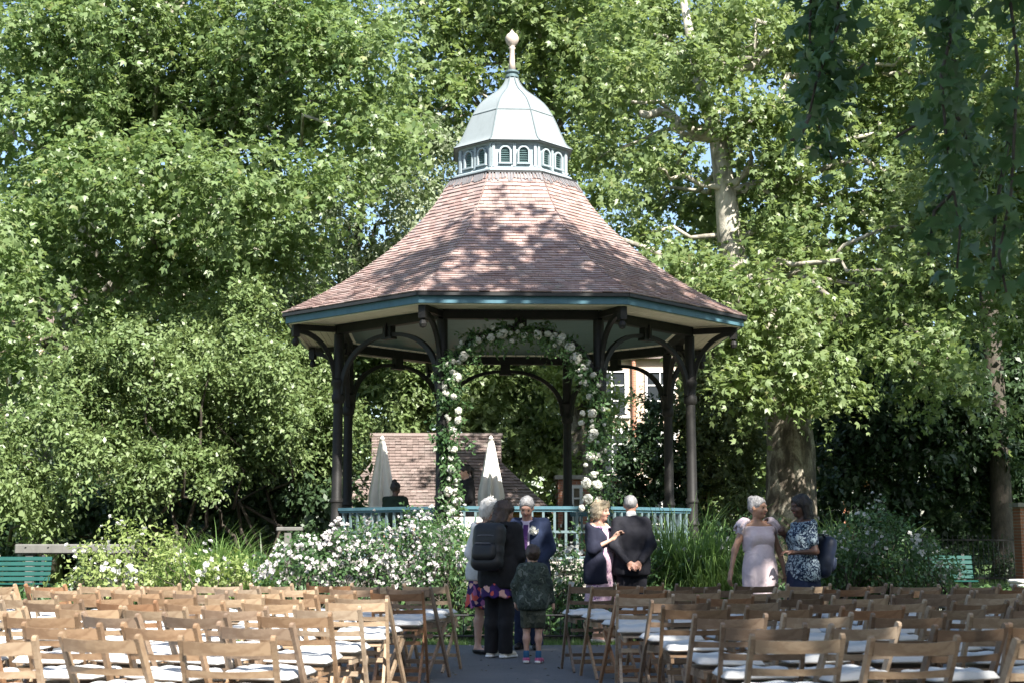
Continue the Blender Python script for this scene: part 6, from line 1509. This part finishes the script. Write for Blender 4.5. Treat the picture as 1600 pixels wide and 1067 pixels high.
# grey-haired man in navy suit, looking down
rt2, J2 = person('grey haired man in navy suit and lilac shirt looking down', spot(826, 15.9), R(-14), 1.66, 'ruddy',
       dict(bend=R(7), hpitch=R(26), hyaw=R(8), hroll=R(4), elL=V3(.25, .03, 1.12), wrL=V3(.16, -.16, .98), elR=V3(-.25, .02, 1.12), wrR=V3(-.12, -.20, .96), girth=1.08),
       [('shirt', 'top', 'lilac', dict(o=.008, hem=.88, neck=.02, vneck=.2)), ('tie', 'tie', 'purple', {}), ('trousers', 'trousers', 'navy', {}), ('jacket', 'top', 'navy', dict(o=.026, hem=.76, skirted=.12, neck=.03, vneck=.5, open=.058, sleeve=.97))],
       dict(kind='short', mat='grey'), ('shoe_black', {}))
bo = link('buttonhole_flower', heads[2], None); bo['label'] = 'white buttonhole flower on the navy jacket of the grey haired man'; bo['category'] = 'flower'
bo.location = Matrix.Translation(rt2.location) @ Matrix.Rotation(rt2.rotation_euler.z, 4, 'Z') @ (J2['chest'] + V3(.105, -.155, .06))
# glasses on him
# white-haired woman, pale top, floral skirt
person('white haired woman in pale jacket and floral skirt beside the rucksack wearer', spot(757, 15.35), R(52), 1.62, 'fair',
       dict(bend=R(6), hpitch=R(14), hyaw=R(14), elL=V3(.22, .02, 1.1), wrL=V3(.14, -.18, .96), elR=V3(-.24, .04, 1.1), wrR=V3(-.2, -.12, .9), girth=1.06),
       [('jacket', 'top', 'white', dict(o=.018, hem=.80, skirted=.08, neck=.0)), ('skirt', 'skirt', 'skirt', dict(rings=[(.98, .155, .14, 0), (.80, .19, .165, .02), (.62, .215, .19, .05), (.50, .235, .205, .07)]))],
       dict(kind='bob', mat='white', rough=.006), ('shoe_black', dict(top=.05)), True)
# woman with black rucksack
rt3, J3 = person('dark haired woman in black coat and trousers with a rucksack on her back', spot(780, 14.85), R(150), 1.60, 'tan',
       dict(bend=R(10), hpitch=R(20), hyaw=R(-28), hroll=R(6), elL=V3(.24, -.02, 1.1), wrL=V3(.14, -.20, 1.0), elR=V3(-.24, -.02, 1.1), wrR=V3(-.12, -.22, 1.0), girth=1.10),
       [('trousers', 'trousers', 'black', {}), ('coat', 'top', 'black', dict(o=.028, hem=.74, skirted=.14, neck=.025)), ('skirt', 'skirt', 'skirt', dict(rings=[(.92, .17, .155, 0), (.78, .195, .185, .02), (.64, .215, .20, .05)]))],
       dict(kind='long', mat='brown'), ('shoe_cream', dict(sole=True)), True)
backpack('black rucksack worn by the dark haired woman in black', rt3, (0.0, .215, 1.13), .33, .48, .17, 'bag', tilt=R(10))
# boy
person('small boy in camouflage jacket and shorts seen from behind', spot(832, 14.2), R(168), 1.14, 'fair',
       dict(headc=V3(0, -.015, 1.565), head=1.32, hyaw=R(22), hpitch=R(-6), elL=V3(.255, .02, 1.12), elR=V3(-.255, .0, 1.12), wrL=V3(.265, -.06, .88), wrR=V3(-.29, -.08, .86), girth=0.85, shL=V3(.15, .02, 1.36), shR=V3(-.15, .02, 1.36)),
       [('shorts', 'trousers', 'camo_short', dict(t=.5, hem=.50, o=.014)), ('jacket', 'top', 'camo', dict(o=.012, hem=.76, skirted=.10, neck=.03, sleeve=.96))],
       dict(kind='short', mat='brown'), ('shoe_pink', dict(sole=True, socks='sock')))
# woman in pale pink dress
person('woman in pale pink short dress with ruffled sleeves and grey hair up', spot(1186, 15.2), R(16), 1.64, 'tan',
       dict(res=.0105, hyaw=R(34), hpitch=R(4), elL=V3(.26, .03, 1.12), wrL=V3(.30, -.03, .88), elR=V3(-.27, .03, 1.12), wrR=V3(-.345, -.02, .88), girth=1.0),
       [('bodice', 'top', 'pink', dict(o=.012, hem=1.10, sleeve=.10, neck=-.035, vneck=.25)), ('skirt', 'skirt', 'pink', dict(yo=-.015, rings=[(1.19, .145, .125, 0), (1.12, .158, .145, .006), (1.02, .175, .185, .02), (.90, .195, .195, .03), (.75, .195, .18, .035), (.60, .18, .16, .035), (.53, .175, .155, .04)])), ('sleeve_ruffle', 'ruffle', 'pink', {})],
       dict(kind='bun', mat='grey', at=(0, .085, .075)), ('shoe_cream', dict(top=.05)), True)
# woman in patterned tunic facing her
rt4, J4 = person('woman in blue patterned tunic and dark skirt facing the pale dress', spot(1255, 15.1), R(-78), 1.655, 'brown',
       dict(res=.0105, hyaw=R(8), hpitch=R(8), elL=V3(.23, .05, 1.10), wrL=V3(.20, -.20, 1.09), hdL=V3(0, -1, .1), hnL=V3(0, 0, 1), curlL=.6, elR=V3(-.22, -.02, 1.12), wrR=V3(-.10, -.17, 1.28), curlR=.9, girth=1.06),
       [('tunic', 'top', 'bluepat', dict(o=.016, hem=.78, sleeve=.32, skirted=.08, neck=.0)), ('skirt', 'skirt', 'navy', dict(rings=[(.98, .16, .15, 0), (.80, .195, .18, .02), (.62, .205, .19, .03), (.45, .21, .19, .04)]))],
       dict(kind='long', mat='dark'), ('shoe_black', {}), True)
backpack('navy rucksack on the back of the woman in the blue tunic', rt4, (0.03, .215, 1.02), .32, .42, .16, 'bag_navy', tilt=R(-14))
# people inside the bandstand
stq = at(618, 760, 26.0)
stool = empty('stool', (stq.x, 26.0, FLOOR + .014)); tag(stool, 'round stool under the person sitting in the bandstand', 'stool')
b_ = MB(); b_.lathe([(.17, .52), (.18, .53), (.18, .56), (.16, .575)], 20); b_.build('seat', M['grey_wood'], stool)
for a in range(4):
    b_ = MB(); q_ = Vector((math.cos(a * math.pi / 2 + .8), math.sin(a * math.pi / 2 + .8), 0)); b_.tube([q_ * .12 + V3(0, 0, .53), q_ * .19], .016, 6); b_.build('leg', M['grey_wood'], stool)
person('person in dark green top sitting inside the bandstand, seen from behind', (stq.x, 26.0, FLOOR - .28), R(172), 1.68, 'brown',
       dict(seated=True, hyaw=R(-20), hpitch=R(10), hipL=V3(.085, -.03, .93), hipR=V3(-.085, -.03, .93), knL=V3(.12, -.42, .86), knR=V3(-.12, -.42, .86), anL=V3(.12, -.38, .40), anR=V3(-.12, -.38, .40), elL=V3(.24, -.10, 1.12), elR=V3(-.24, -.10, 1.12), wrL=V3(.12, -.30, 1.02), wrR=V3(-.12, -.30, 1.02)),
       [('top', 'top', 'green', dict(o=.016, hem=.84, neck=.0)), ('trousers', 'trousers', 'black', {})], dict(kind='bun', mat='dark', at=(0, .07, .11)), None, True)
person('dark haired woman in black with a ponytail standing inside the bandstand', (at(732, 760, 25.3).x, 25.3, FLOOR + .014), R(-70), 1.67, 'fair',
       dict(hpitch=R(18), bend=R(6), elL=V3(.22, -.02, 1.1), wrL=V3(.16, -.24, 1.02), elR=V3(-.22, -.02, 1.1), wrR=V3(-.14, -.24, 1.0)),
       [('top', 'top', 'black', dict(o=.018, hem=.80, neck=.02)), ('trousers', 'trousers', 'black', {})], dict(kind='pony', mat='dark'), ('shoe_black', {}), True)
